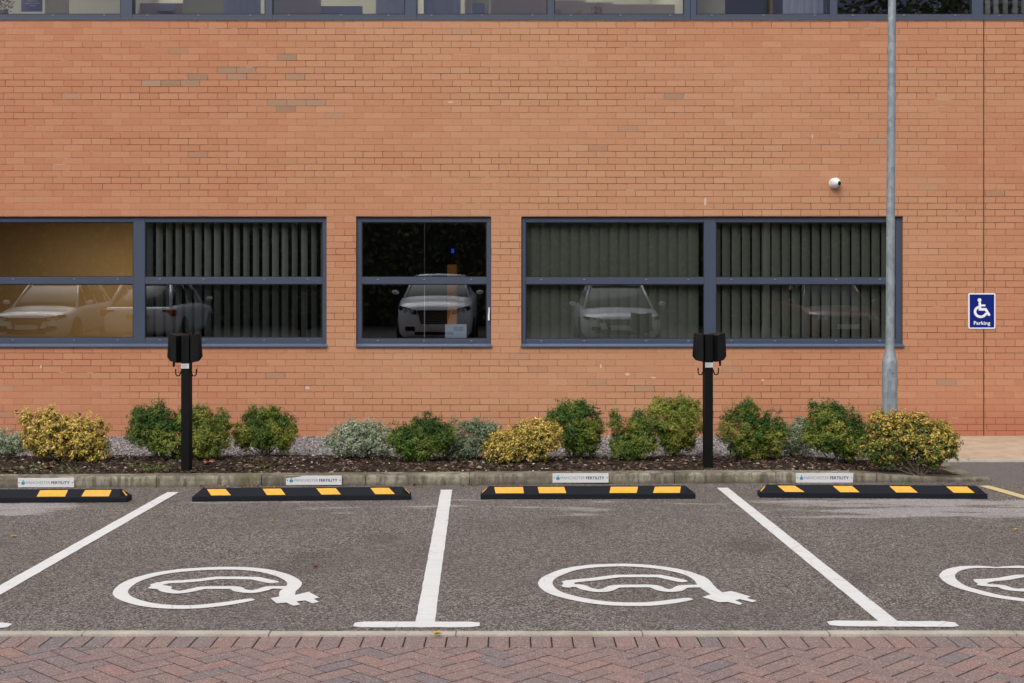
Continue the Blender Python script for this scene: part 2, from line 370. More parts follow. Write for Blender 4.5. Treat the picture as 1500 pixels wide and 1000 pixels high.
# block paving: a header course and 45 degree herringbone, each block a chamfered top
def clip(poly, a, b, c):          # keep a*x+b*y<=c
    out = []
    for i in range(len(poly)):
        p, q = poly[i], poly[(i+1) % len(poly)]; dp = a*p[0]+b*p[1]-c; dq = a*q[0]+b*q[1]-c
        if dp <= 0: out.append(p)
        if dp*dq < 0: t = dp/(dp-dq); out.append((p[0]+(q[0]-p[0])*t, p[1]+(q[1]-p[1])*t))
    return out
pv = MB()
def block(poly, z, g0=.0048):
    if len(poly) < 3: return
    cx = sum(p[0] for p in poly)/len(poly); cy = sum(p[1] for p in poly)/len(poly)
    ar = abs(sum(poly[i][0]*poly[(i+1) % len(poly)][1]-poly[(i+1) % len(poly)][0]*poly[i][1] for i in range(len(poly))))/2
    if ar < .0006: return
    sg = sum(poly[i][0]*poly[(i+1) % len(poly)][1]-poly[(i+1) % len(poly)][0]*poly[i][1] for i in range(len(poly)))
    if sg < 0: poly = poly[::-1]
    def ins(k, zz):              # mitred inset
        r = []; n = len(poly)
        for i in range(n):
            a_, p, c_ = Vector(poly[i-1]), Vector(poly[i]), Vector(poly[(i+1) % n])
            d1 = (p-a_).normalized(); d2 = (c_-p).normalized(); n1 = Vector((-d1.y, d1.x)); n2 = Vector((-d2.y, d2.x)); b_ = n1+n2
            q = p+b_*(k/max(.25, 1+n1.dot(n2))); r.append((q.x, q.y, zz))
        return r
    tl = random.uniform(-.0006, .0012)
    pv.loft([ins(g0, z-.02), ins(g0, z-.0022+tl), ins(g0+.0014, z+tl)], cap=False)
    top = ins(g0+.0014, z+tl); n = len(pv.v)-len(poly)
    pv.f.append(tuple(range(n, n+len(poly)))); pv.m.append(0)
x = -6.0
while x < 6: block([(x+.001, 6.312), (x+.100, 6.312), (x+.100, 6.510), (x+.001, 6.510)], 0, .0022); x += .1015
a = .1; c45 = math.sqrt(.5)
for i in range(-80, 81):
    for j in range(-80, 81):
        k = (i-j) % 4
        if k == 0: q = [(i,j),(i+2,j),(i+2,j+1),(i,j+1)]
        elif k == 3: q = [(i,j),(i+1,j),(i+1,j+2),(i,j+2)]
        else: continue
        p = [((u-v)*a*c45+.03, (u+v)*a*c45+3.2) for u, v in q]
        if min(t[1] for t in p) > 6.31 or max(t[1] for t in p) < 1.5 or min(abs(t[0]) for t in p) > 4.5: continue
        block(clip(p, 0, 1, 6.308), 0)
pvo = pv.build('block_paving', MAT['pave']); tag(pvo, kind='structure')
tag(sheet('paving_bed', -6, 6, 1.3, 6.513, -.0030, MAT['joint_sand']), kind='structure')

# ------------------------------------------------------------------ kerb, planting bed, gravel, pavement
def KY(x): return 11.66+(x+3.59)*.0454            # front face of the kerb
def kh(x): return .094 if x < 3.0 else max(.024, .094-(x-3.0)/1.25*.07)
kb = MB(); M_ = (KY(10)-KY(0))/10
x = G(228, 713).x-.915*10
while x < 4.2:
    x1 = min(x+.911, 4.34); W = .185; j = random.uniform(-.003, .003)
    rings = []
    for xx in (x, x1):
        y0 = KY(xx)+j; h = kh(xx)
        r_ = min(.022, h*.4)
        rings.append([(xx, y0, -.05), (xx, y0+.004, h-r_), (xx, y0+.004+r_*.35, h-r_*.3), (xx, y0+.006+r_, h), (xx, y0+W, h+.002), (xx, y0+W, -.05)])
    kb.loft(rings); x += .915
# the return kerb running back to the pavement
y = KY(4.25)+.187
while y < 13.40:
    y1 = min(y+.6, 13.45); kb.box(4.10+(y-12)*.1, 4.29+(y-12)*.03, y, y1-.004, -.05, .022+(y-12)*.008); y += .604
tag(kb.build('kerb', MAT['kerb'], bevel=.003, seg=1), kind='structure')

def bedz(x, y):
    h = .082 if x < 2.9 else max(.012, .082-(x-2.9)/1.2*.066)
    return h
soil = MB(); nx, ny = 240, 40; X0, X1 = -9.0, 4.14
rs = np.random.RandomState(3); hmap = rs.rand(ny+1, nx+1)
for j in range(ny+1):
    for i in range(nx+1):
        x = X0+(X1-X0)*i/nx; ya = KY(x)+.16; yb = 13.32; y = ya+(yb-ya)*j/ny
        soil.v.append((x, y, bedz(x, y)+.012*math.sin(x*3.1+j*.2)*math.sin(j*.35)*(1 if 2 < j < ny-2 else .3)+.014*(hmap[j, i]-.5)))
for j in range(ny):
    for i in range(nx):
        k = j*(nx+1)+i; soil.f.append((k, k+1, k+nx+2, k+nx+1)); soil.m.append(0)
tag(soil.build('planting_bed', MAT['soil'], smooth=True), kind='structure')
YG = 13.08
def chips(name, n, mat, x0, x1, y0, y1, zf, smin, smax, flat, kind='stuff'):
    rs = np.random.RandomState(len(name)*7+n)
    base = np.array([(1,0,0),(0,1,0),(-1,0,0),(0,-1,0),(0,0,1),(0,0,-1)], float)
    fc = [(0,1,4),(1,2,4),(2,3,4),(3,0,4),(1,0,5),(2,1,5),(3,2,5),(0,3,5)]
    V = []; Fc = []
    for q in range(n):
        x = rs.uniform(x0, x1); ya = y0(x) if callable(y0) else y0; y = rs.uniform(ya, y1); s = rs.uniform(smin, smax)
        b = base*np.array([s, s*rs.uniform(.35, .8), s*flat*rs.uniform(.6, 1.3)])+rs.uniform(-.15, .15, (6, 3))*s
        th = rs.uniform(0, 6.28); tl = rs.normal(0, .45)
        Rz = np.array([[math.cos(th), -math.sin(th), 0], [math.sin(th), math.cos(th), 0], [0, 0, 1]])
        Rx = np.array([[1, 0, 0], [0, math.cos(tl), -math.sin(tl)], [0, math.sin(tl), math.cos(tl)]])
        b = b @ Rx.T @ Rz.T + np.array([x, y, zf(x, y)+s*flat*.4]); k = len(V); V += [tuple(p) for p in b]; Fc += [(k+f[0], k+f[1], k+f[2]) for f in fc]
    me = bpy.data.meshes.new(name); me.from_pydata(V, [], Fc); me.materials.append(mat)
    o = bpy.data.objects.new(name, me); C.objects.link(o)
    return tag(o, kind=kind)
o = chips('bark_mulch', 11000, MAT['chips'], -5.6, 4.0, lambda x: KY(x)+.17, YG+.06, lambda x, y: bedz(x, y)+.006, .008, .030, .35)
tag(o, 'dark brown bark chips covering the planting bed behind the kerb', 'mulch')
tag(chips('scattered_stones', 110, MAT['stone'], -5.3, 4.0, lambda x: KY(x)+.2, YG, lambda x, y: bedz(x, y)+.010, .008, .020, .6), 'small pale stones scattered over the dark bark mulch', 'stones')
def gz(x, y): return .085+(y-YG)/(YW-YG)*(.062-.085)
gv = MB().face([(-9, YG, .07), (4.2, YG, .07), (4.2, YW+.05, .048), (-9, YW+.05, .048)]).build('gravel_strip', MAT['pebbles'])
n = NT('gravel_bed'); P = n.pos()[0]; v = n.vor(P, 55); gcol = n.mix(n.white(v.outputs['Position']), (.12,.105,.105), (.42,.39,.39)); n.bump(n.m('MULTIPLY', v.outputs['Distance'], -1.0), .8, .01)
gv.data.materials[0] = n.set(gcol, .9, spec=.2); tag(gv, kind='structure')
tag(chips('gravel', 17000, MAT['pebbles'], -6.2, 4.15, YG+.01, YW-.005, lambda x, y: gz(x, y)-.008, .009, .021, .7), 'grey gravel between the planting bed and the brick wall', 'gravel')
# pavement on the right
pm = MB(); x = 4.16
def pz(y): return .026+(y-13.56)/(YW-13.56)*.040
while x < 12:
    for y, y1 in ((13.562, 14.48), (14.487, YW-.003)):
        a_, b_ = x+.003, x+2.397
        pm.loft([[(a_,y,-.03),(b_,y,-.03),(b_,y,pz(y)),(a_,y,pz(y))],[(a_,y1,-.03),(b_,y1,-.03),(b_,y1,pz(y1)),(a_,y1,pz(y1))]])
    x += 2.4
tag(pm.build('pavement', MAT['slab'], bevel=.004, seg=1), kind='structure')
pk = MB(); x = 4.33
while x < 12: pk.box(x, x+.911, 13.46, 13.558, -.05, .025); x += .915
tag(pk.build('pavement_kerb', MAT['edging'], bevel=.008), kind='structure')

# ------------------------------------------------------------------ painted markings
def smooth(pts, k=6):
    out = []; n = len(pts)
    for i in range(n-1):
        p0, p1, p2, p3 = pts[max(i-1, 0)], pts[i], pts[i+1], pts[min(i+2, n-1)]
        for t in range(k):
            t /= k; out.append(.5*((2*p1)+(p2-p0)*t+(2*p0-5*p1+4*p2-p3)*t*t+(3*p1-p0-3*p2+p3)*t**3))
    return out+[pts[-1]]
def ribbon(mb, pts, wd, z, cap0=True, cap1=True, rag=.0012):
    pts = [Vector((p[0], p[1])) for p in pts]; L = []; Rr = []
    wl = wd if isinstance(wd, list) else [wd]*len(pts)
    for i, p in enumerate(pts):
        a = (p-pts[i-1]).normalized() if i else None; b = (pts[i+1]-p).normalized() if i < len(pts)-1 else None
        t = (a+b).normalized() if a and b else (a or b); nr = Vector((-t.y, t.x)); k = 1/max(.55, nr.dot(Vector((-(b or a).y, (b or a).x))))
        h = wl[i]/2*k; L.append(p+nr*(h+random.uniform(-rag, rag))); Rr.append(p-nr*(h+random.uniform(-rag, rag)))
    out = L[:]
    if cap1:
        t = (pts[-1]-pts[-2]).normalized(); out += [pts[-1]+t*wl[-1]*.35+Vector((-t.y, t.x))*wl[-1]*.28, pts[-1]+t*wl[-1]*.35-Vector((-t.y, t.x))*wl[-1]*.28]
    n = len(mb.v)
    for a_, b_ in zip(L, Rr): mb.v += [(a_.x, a_.y, z), (b_.x, b_.y, z)]
    for i in range(len(L)-1): mb.f.append((n+2*i, n+2*i+2, n+2*i+3, n+2*i+1)); mb.m.append(0)
    for flag, i, s in ((cap0, 0, -1), (cap1, len(pts)-1, 1)):
        if flag:
            t = ((pts[1]-pts[0]) if i == 0 else (pts[-1]-pts[-2])).normalized()*s*wl[i]*.4; nr = (L[i]-Rr[i])*.3
            mid = (L[i]+Rr[i])/2
            mb.face([(q.x, q.y, z) for q in (L[i], mid+t+nr, mid+t-nr, Rr[i])])
def marking(name, build, mat, label, cat, group):
    mb = MB(); build(mb); o = mb.build(name, mat)
    tag(o, label, cat, group); return o
def line_bld(top, bot, w_):
    def f(mb):
        a, b = G(*top), G(*bot); pts = [a.lerp(b, t/30) for t in range(31)]; ribbon(mb, pts, w_, .004, False, False, .002)
    return f
def add_bay_line(top, bot, bar, label, rot=0):
    root = empty('bay_line', G(*top), 0, label, 'road marking', 'white bay divider lines')
    loc = root.location.copy()
    mb = MB(); a, b = G(*top), G(*bot); ribbon(mb, [a.lerp(b, t/40) for t in range(41)], .098, .004, False, False, .002)
    o = mb.build('divider_stripe', MAT['white_paint'], root); o.location = -loc
    mb = MB(); a, b = G(*bar[0]), G(*bar[1]); ribbon(mb, [a.lerp(b, t/16) for t in range(17)], .118, .0048, True, True, .003)
    o = mb.build('end_bar', MAT['white_paint'], root); o.location = -loc
add_bay_line((253.5,720.5), (-88,914), ((-170,916.5),(1,916.5)), 'white divider line slanting out of the left edge of the car park')
add_bay_line((654,717), (622.5,913), ((532,915),(689,915)), 'nearly straight white bay line with a crossbar, between the two whole charging symbols')
add_bay_line((1058,714), (1306,914), ((1227,913.5),(1388,914.5)), 'white bay line slanting down right to its crossbar, right of the middle charging symbol')
mb = MB(); a, b = G(1441,711), G(1500,727.5); b = a+(b-a)*2.2; ribbon(mb, [a.lerp(b, t/16) for t in range(17)], .10, .004, False, False, .002)
tag(mb.build('yellow_line', MAT['yellow_paint']), 'faded yellow painted line by the right end of the kerb', 'road marking')

def ev_symbol(label, conv, ring, plug, upper, lower, nose, wr=.083, wc=.072):
    P = lambda t: (lambda v: Vector((v.x, v.y)))(G(*conv(*t[:2])))
    c0 = P(ring[len(ring)//2]); root = empty('charging_symbol', (c0.x, c0.y, 0), 0, label, 'road marking', 'painted electric car charging symbols')
    def add(name, mb): o = mb.build(name, MAT['white_paint'], root); o.location = (-c0.x, -c0.y, 0)
    rp = smooth([P(t[:2]) for t in ring], 6); wl = [t[2] if len(t) > 2 else wr for t in ring]
    wf = []
    for i in range(len(ring)-1): wf += [wl[i]+(wl[i+1]-wl[i])*t/6 for t in range(6)]
    wf.append(wl[-1])
    mb = MB(); ribbon(mb, rp, wf, .004, True, False); add('cable_ring', mb)
    if plug: mb = MB().face([(*P(t), .0052) for t in plug]); add('plug', mb)
    mb = MB(); ribbon(mb, [P(t) for t in upper], wc, .0044); ribbon(mb, smooth([P(t) for t in lower], 5), wc, .0048, True, False)
    if nose: mb.face([(*P(t), .0056) for t in nose])
    add('car_outline', mb)
c1 = lambda X, Y: (160+X/4.6875, 810+Y/4.6875)
ev_symbol('whole charging symbol left of the straight bay line, its plug folded under the ring', c1,
  [(965,321,.06),(800,348),(600,369),(420,370),(250,352),(130,318),(78,280),(95,238),(170,190),(300,150),(450,124),(620,110),(800,104),(950,108),(1080,124),(1200,157),(1268,198),(1262,232,.085),(1225,265,.09),(1222,305,.085)],
  [(1108,312),(1180,298),(1275,290),(1370,268),(1443,308),(1405,316),(1440,338),(1395,348),(1345,327),(1285,335),(1312,355),(1265,364),(1215,342),(1150,348)],
  [(320,218),(400,200),(500,196),(620,186),(740,171),(860,171),(1000,173),(1060,186),(1125,200)],
  [(375,238),(390,256),(470,270),(560,258),(640,241),(740,239),(860,240),(900,258),(980,266),(1050,254),(1105,238),(1215,238)],
  [(262,244),(322,204),(420,196),(365,222),(430,232),(425,247),(350,240),(335,250)])
c2 = lambda X, Y: (780+X/4.412, 810+Y/4.412)
ev_symbol('whole charging symbol right of the straight bay line, its plug pointing right', c2,
  [(1005,297,.06),(900,314),(760,329),(620,331),(480,325),(350,308),(220,280),(130,248),(84,205),(97,168),(150,138),(250,104),(380,85),(520,78),(650,79),(800,91),(920,110),(1020,137,.08),(1085,168,.09),(1118,205,.092),(1150,236,.085),(1200,268,.08)],
  [(1098,287),(1140,272),(1200,260),(1285,247),(1410,283),(1385,293),(1448,310),(1425,320),(1340,300),(1310,307),(1358,328),(1340,337),(1265,318),(1205,320),(1150,302)],
  [(222,188),(300,178),(400,169),(480,158),(550,149),(690,148),(820,149),(900,166),(965,181)],
  [(222,212),(300,213),(350,232),(420,244),(480,240),(530,219),(580,215),(680,214),(780,216),(830,235),(880,243),(935,238),(975,218),(1085,214)],
  [(197,185),(225,176),(262,178),(272,196),(270,218),(240,226),(200,222)])
c3 = lambda X, Y: (1360+X/10, 810+Y/10)
ev_symbol('charging symbol cut off by the right edge of the picture', c3,
  [(2450,640,.06),(2100,705),(1750,720),(1400,690),(1000,632),(750,572),(520,508),(370,440,.085),(275,345,.088),(330,265,.085),(480,218),(650,203,.07),(820,204,.06),(1000,212,.03),(1180,205,.055),(1400,205),(1800,222),(2200,258),(2560,330),(2680,420),(2660,480),(2760,540)],
  [(2560,560),(2700,520),(2900,500),(3200,590),(3100,640),(2900,620),(2700,640)],
  [(760,425),(900,398),(1100,380),(1330,338),(1600,335),(1900,345),(2100,380),(2300,405)],
  [(790,465),(920,478),(1060,488),(1180,528),(1350,545),(1500,535),(1640,500),(1900,498),(2050,510),(2160,545),(2300,545),(2400,510),(2620,498)],
  [(648,395),(700,385),(868,382),(862,476),(790,492),(735,462)], .078, .072)

# ------------------------------------------------------------------ building shell
bld = empty('brick_building', (0, YW, 0), 0, 'salmon brick building with a blue-grey window band along its top', 'building')
def part(mb, name, mats, parent=None, **k):
    o = mb.build(name, mats, parent or bld, **k)
    if (parent or bld) is bld: o.location = (0, -YW, 0)
    return o
WIN = [(-74, 478.5, 317.5, 507.5), (521.5, 719.5, 317.5, 507.5), (763.5, 1323, 317.5, 508)]
RB = 29.5                                     # lower edge of the upper window band
holes = [(WX(a), WX(b), WZ(d), WZ(c)) for a, b, c, d in WIN]+[(-13.0, 13.0, WZ(RB), 6.95)]
JX0, JX1 = WX(1440.2), WX(1441.8)
xs = sorted({-16.0, 16.0, JX0, JX1}|{h[0] for h in holes}|{h[1] for h in holes})
zs = sorted({-.1, 7.9}|{h[2] for h in holes}|{h[3] for h in holes})
wall = MB(); D = .30
def inhole(x, z): return any(h[0] < x < h[1] and h[2] < z < h[3] for h in holes)
for i in range(len(xs)-1):
    for j in range(len(zs)-1):
        x0, x1, z0, z1 = xs[i], xs[i+1], zs[j], zs[j+1]; cx, cz = (x0+x1)/2, (z0+z1)/2
        if inhole(cx, cz): continue
        if abs(x0-JX0) < 1e-6:
            wall.face([(x0,YW+.014,z0),(x1,YW+.014,z0),(x1,YW+.014,z1),(x0,YW+.014,z1)], 1)
            for q in (x0, x1): wall.face([(q,YW,z0),(q,YW+.014,z0),(q,YW+.014,z1),(q,YW,z1)], 1)
        else: wall.face([(x0,YW,z0),(x1,YW,z0),(x1,YW,z1),(x0,YW,z1)])
        wall.face([(x0,YW+D,z0),(x0,YW+D,z1),(x1,YW+D,z1),(x1,YW+D,z0)])
for h in holes:
    x0, x1, z0, z1 = h
    wall.face([(x0,YW,z0),(x0,YW+D,z0),(x0,YW+D,z1),(x0,YW,z1)]); wall.face([(x1,YW,z0),(x1,YW,z1),(x1,YW+D,z1),(x1,YW+D,z0)])
    wall.face([(x0,YW,z1),(x0,YW+D,z1),(x1,YW+D,z1),(x1,YW,z1)]); wall.face([(x0,YW,z0),(x1,YW,z0),(x1,YW+D,z0),(x0,YW+D,z0)])
me = part(wall, 'wall', [MAT['brick'], MAT['joint']])
part(MB().box(-16.2, 16.2, YW-.12, YW+9, 7.9, 8.1), 'roof', MAT['frame'])
# rooms behind the glass
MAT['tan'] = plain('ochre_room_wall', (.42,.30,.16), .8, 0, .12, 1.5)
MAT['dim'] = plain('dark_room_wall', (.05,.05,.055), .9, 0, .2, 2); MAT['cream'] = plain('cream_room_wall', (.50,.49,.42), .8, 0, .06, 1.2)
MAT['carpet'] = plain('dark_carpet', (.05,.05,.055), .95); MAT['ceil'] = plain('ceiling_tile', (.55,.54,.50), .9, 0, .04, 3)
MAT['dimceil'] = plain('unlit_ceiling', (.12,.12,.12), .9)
YI, YB = YW+D+.002, YW+4.2
PX = [-13.0, WX(202.5), -2.15, -.06, 4.9, 13.0]
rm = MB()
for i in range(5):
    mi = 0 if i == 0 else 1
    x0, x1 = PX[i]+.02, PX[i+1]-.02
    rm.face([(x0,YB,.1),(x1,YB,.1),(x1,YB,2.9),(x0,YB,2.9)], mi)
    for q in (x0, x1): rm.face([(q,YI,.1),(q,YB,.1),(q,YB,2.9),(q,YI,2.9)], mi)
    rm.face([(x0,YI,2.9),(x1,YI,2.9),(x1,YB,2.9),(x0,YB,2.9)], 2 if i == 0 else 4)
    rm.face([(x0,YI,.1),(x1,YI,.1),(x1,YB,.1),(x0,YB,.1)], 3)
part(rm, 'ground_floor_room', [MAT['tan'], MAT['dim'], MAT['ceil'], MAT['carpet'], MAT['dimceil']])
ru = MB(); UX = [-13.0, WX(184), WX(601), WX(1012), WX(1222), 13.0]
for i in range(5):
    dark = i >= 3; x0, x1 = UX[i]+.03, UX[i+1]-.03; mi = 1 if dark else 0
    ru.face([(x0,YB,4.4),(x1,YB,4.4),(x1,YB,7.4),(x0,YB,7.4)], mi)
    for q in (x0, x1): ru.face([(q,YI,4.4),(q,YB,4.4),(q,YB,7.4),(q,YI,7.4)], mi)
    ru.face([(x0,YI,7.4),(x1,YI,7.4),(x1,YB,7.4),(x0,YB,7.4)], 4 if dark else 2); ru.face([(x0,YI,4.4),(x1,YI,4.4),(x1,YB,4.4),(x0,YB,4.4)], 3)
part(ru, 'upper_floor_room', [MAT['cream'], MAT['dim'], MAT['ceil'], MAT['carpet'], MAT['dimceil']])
def lamp(x, y, z, sx, sy, e, col):
    l = bpy.data.lights.new('room_light', 'AREA'); l.shape = 'RECTANGLE'; l.size = sx; l.size_y = sy; l.energy = e; l.color = col
    o = bpy.data.objects.new('room_light', l); C.objects.link(o); o.location = (x, y, z)
lamp(-5.4, YW+2.3, 2.85, 1.6, .6, 52, (1,.84,.60))
for x, e in ((-7.2, 85), (-2.9, 85), (.5, 90), (2.9, 45)): lamp(x, YW+1.9, 7.35, 2.2, .6, e, (1,.97,.90))

# ------------------------------------------------------------------ windows
CAPM = plain('drain_cap', (.30,.32,.36), .5)
def vblind(name, x0, x1, z0, z1, y, pitch, wd, ang, mat, parent, jit=2):
    mb = MB(); x = x0
    while x < x1:
        a_ = R(ang+random.uniform(-jit, jit)); dx = math.cos(a_)*wd/2; dy = math.sin(a_)*wd/2; b_ = .006
        p = [(x-dx, y-dy), (x-dx*.3, y-dy*.3-b_), (x+dx*.3, y+dy*.3-b_), (x+dx, y+dy)]
        mb.loft([[(q[0], q[1], z0) for q in p]+[(q[0], q[1]+.0015, z0) for q in p[::-1]], [(q[0], q[1], z1) for q in p]+[(q[0], q[1]+.0015, z1) for q in p[::-1]]])
        x += pitch
    mb.box(x0-.03, x1+.03, y-.02, y+.02, z1, z1+.04)
    o = mb.build(name, mat, parent, smooth=False); return o
def window(px0, px1, py0, py1, panes, rows, transoms, caps, capy, sill=True, tilt=.0, fy=.035, name='window'):
    """panes: [(x0,x1)] columns, rows: [(ytop,ybottom)], all in facade coordinates of the photograph"""
    x0, x1, z0, z1 = WX(px0)+.002, WX(px1)-.002, WZ(py1)+.002, WZ(py0)-.004
    wn = MB(); yf = YW+fy; yb = YW+.11
    cols = panes; e = .0
    # uprights then rails butted between them
    ups = [x0]+[v for c in cols for v in (WX(c[0]), WX(c[1]))]+[x1]
    for i in range(0, len(ups), 2):
        if ups[i+1]-ups[i] > .14:
            m = (ups[i]+ups[i+1])/2
            wn.box(ups[i], m-.003, yf, yb, z0, z1); wn.box(m-.003, m+.003, yf+.008, yb, z0, z1); wn.box(m+.003, ups[i+1], yf, yb, z0, z1)
        else: wn.box(ups[i], ups[i+1], yf, yb, z0, z1)
    zz = [z1]+[v for r in rows for v in (WZ(r[0]), WZ(r[1]))]+[z0]
    for c in cols:
        for i in range(0, len(zz), 2): wn.box(WX(c[0])+.0005, WX(c[1])-.0005, yf+.003, yb-.002, zz[i+1], zz[i])
    fr = wn.build(name, MAT['frame'], bld, bevel=.0025, seg=1); fr.location = (0, -YW, 0)
    for c in cols:
        for r in rows:
            gx0, gx1, gz0, gz1 = WX(c[0]), WX(c[1]), WZ(r[1]), WZ(r[0])
            gk = MB(); t = .010; ga, gb = yf+.012, yf+.035
            for bx in ((gx0+.001,gx0+t,gz0+.001,gz1-.001),(gx1-t,gx1-.001,gz0+.001,gz1-.001),(gx0+t,gx1-t,gz0+.001,gz0+t),(gx0+t,gx1-t,gz1-t,gz1-.001)):
                gk.box(bx[0], bx[1], ga, gb, bx[2], bx[3])
            gk.build('gasket', MAT['gasket'], fr)
            gp = MB(); k = (gz1-gz0)*tilt; yy = yf+.028
            gp.face([(gx0+.004, yy, gz0+.004), (gx1-.004, yy, gz0+.004), (gx1-.004, yy-k, gz1-.004), (gx0+.004, yy-k, gz1-.004)])
            gp.build('glass_pane', MAT['glass'], fr)
    if sill:
        sb = MB(); sx0, sx1 = x0-.006, x1+.012
        sb.extr([(YW-.028, WZ(507.2)-.004), (YW-.028, WZ(505)), (YW+fy-.001, WZ(502.5)), (YW+fy-.001, WZ(507)-.002)], sx0, sx1, 'x')
        sb.build('sill', MAT['frame_lit'], fr, bevel=.002, seg=1)
    for px in caps:
        for py in capy:
            cp = MB(); X, Z = WX(px), WZ(py)
            cp.extr([(X+.013*math.cos(t), Z+.007*math.sin(t)) for t in [math.pi*i/8 for i in range(9)]], yf-.004, yf+.004)
            cp.build('drain_cap', CAPM, fr)
    return fr
TILT = .018
rowsG = [(325.5,406.5), (416.5,495.5)]
wA = window(-74, 478.5, 317.5, 507.5, [(-67,194),(211,472)], rowsG, None, (17,107,171,233,297,386,450), (409.5,499), tilt=TILT)
wA['label'] = 'window with the left pane on an ochre room and blinds in the right'
wB = window(521.5, 719.5, 317.5, 507.5, [(529.3,713)], [(325.5,406.5),(416.5,497)], None, (553,621,690), (410,500), tilt=TILT)
wB['label'] = 'square single-bay window without blinds'
wC = window(763.5, 1323, 317.5, 508, [(770,1032.2),(1049.4,1313.5)], [(325.8,406.8),(416.8,497)], None, (793,856,947,1009,1072,1136,1226,1290), (410,500), tilt=TILT)
wC['label'] = 'widest window with grey vertical blinds across both bays'
MAT['slat_a'] = plain('grey_blind_fabric', (.31,.35,.37), .9, 0, .12, 6); MAT['slat_b'] = plain('taupe_blind_fabric', (.18,.205,.19), .9, 0, .10, 4)
zb0, zb1 = WZ(500), WZ(322)
vblind('vertical_blind', WX(214), WX(474), zb0, zb1, YW+.16, .113, .089, 48, MAT['slat_a'], wA, 6)
vblind('vertical_blind', WX(772), WX(1030), zb0, zb1, YW+.145, .1145, .127, 14, MAT['slat_b'], wC)
vblind('vertical_blind', WX(1052), WX(1314), zb0, zb1, YW+.15, .1165, .112, 22, MAT['slat_b'], wC, 6)
h = MB(); X = WX(716); h.box(X-.010, X+.010, YW+.005, YW+.033, WZ(470), WZ(460)); h.box(X-.004, X+.012, YW+.0, YW+.02, WZ(460), WZ(451)); h.build('handle', MAT['white'], wB, bevel=.003)
# upper band
upc = [(176-209*4-209, 176-209*4), (176-209*4+17, 176-209*2-8)]
cols = [(-226,-24),(-13,176),(193,388),(398.5,593),(610,802),(812,1002.5),(1020.5,1216.5),(1227,1425),(1441,1630),(1640,1840)]
wU = window(-240, 1850, -260, RB-.3, cols, [(-250,21)], None, [-20,77,152,215,290,366,423,499,569,632,706,780,836,909,982,1043,1119,1194,1250,1325,1400,1465,1541,1617], (22.5,), sill=False, fy=.02)
wU['label'] = 'long band of blue-grey framed windows along the top of the facade'
drip = MB().box(-12.9, 12.9, YW-.012, YW+.019, WZ(RB)-.001, WZ(RB)+.010); drip.build('drip_rail', MAT['frame_lit'], wU)

# interior contents seen through the glass
def ux(px, Y): return (px-CX)/F*Y
def uz(py, Y): return EYE+(HOR-py)/F*Y
def panel(mb, px0, px1, py0, py1, Y, m=0, t=.03): return mb.box(ux(px0,Y), ux(px1,Y), Y, Y+t, uz(py1,Y), uz(py0,Y), m)
MAT['lav'] = plain('lavender_blind_fabric', (.40,.45,.66), .9, 0, .1, 3); MAT['mauve'] = plain('mauve_board', (.34,.28,.29), .8); MAT['blue_board'] = plain('blue_board', (.24,.28,.45), .7)
MAT['taupe'] = plain('taupe_partition', (.42,.38,.39), .9, 0, .1, 2); MAT['bronze'] = plain('bronze_pole', (.20,.13,.035), .5); MAT['tan2'] = plain('warm_column', (.75,.30,.07), .7)
MAT['paper'] = plain('blue_white_paper', (.40,.52,.75), .7); MAT['post'] = plain('lavender_poster', (.25,.25,.45), .6)
Y1 = YW+.42
for (a_, b_) in ((333,387),(556,592),(626,680),(1152,1214)):
    bd = vblind('vertical_blind', ux(a_,Y1), ux(b_,Y1), 4.7, 6.8, Y1, .088, .089, 8, MAT['lav'], wU)
for a_ in ((268,332,-300,60,1.4,0),(66,100,-300,60,1.0,0),(718,801,-260,60,.9,1),(681,690,-300,60,.8,0),(690.2,710.8,-300,4,.8,0),(711,717,-300,60,.8,0),(812,858,1,60,.9,1),(858.3,898,4,60,.9,1),(898.3,992,7,60,1.3,1),(1021,1062,-300,60,.7,0),(399,470,-300,60,.8,1)):
    pb = MB(); panel(pb, a_[0], a_[1], a_[2], a_[3], YW+a_[4]); part(pb, 'partition', MAT['taupe' if a_[5] else 'cream'])
def thing_panel(name, args, mat, label, cat, **k):
    Y = args[4]; x = ux((args[0]+args[1])/2, Y); z = uz(args[3], Y)
    o = panel(MB(), *args, **k).build(name, mat, bevel=.004, seg=1); tag(o, label, cat); return o
thing_panel('screen_back', (193,268,5,40,YW+.50), MAT['mauve'], 'mauve desk screen in the third upper pane from the left corner', 'desk screen')
thing_panel('monitor', (230,254,7,16.5,YW+.44), MAT['blue_board'], 'blue-grey monitor in front of the mauve desk screen upstairs', 'monitor', t=.04)
thing_panel('cabinet', (690.5,710.5,4.5,60,YW+.75), MAT['blue_board'], 'blue cabinet between cream partitions behind the upper band', 'cabinet', t=.3)
thing_panel('desk_board', (470,531,9,60,YW+.62), MAT['blue_board'], 'dark blue board standing behind the upper window left of centre', 'board')
pole = MB().tube([(ux(1129.5,YW+.45), YW+.45, 4.45), (ux(1129.5,YW+.45), YW+.45, 7.38)], .026, 12).build('support_pole', MAT['bronze'], smooth=True, angle=40); tag(pole, 'bronze pole behind the upper window right of centre', 'pole')
o = thing_panel('poster', (31,62,-40,17.5,YW+.12), MAT['post'], 'lavender poster taped inside the upper window at far left', 'poster', t=.004)
tx = MB()
for py, a_, b_ in ((2,40,56),(5.3,37,59),(9,43,53)): panel(tx, a_, b_, py-.55, py+.55, YW+.117, t=.002)
tx.build('printed_line', MAT['sign_white'], o)
for px0 in (1444,1456,1470,1484,1497):
    q = MB(); panel(q, px0, px0+6.5, -200, 60, YW+.5); part(q, 'white_upright', MAT['white'])
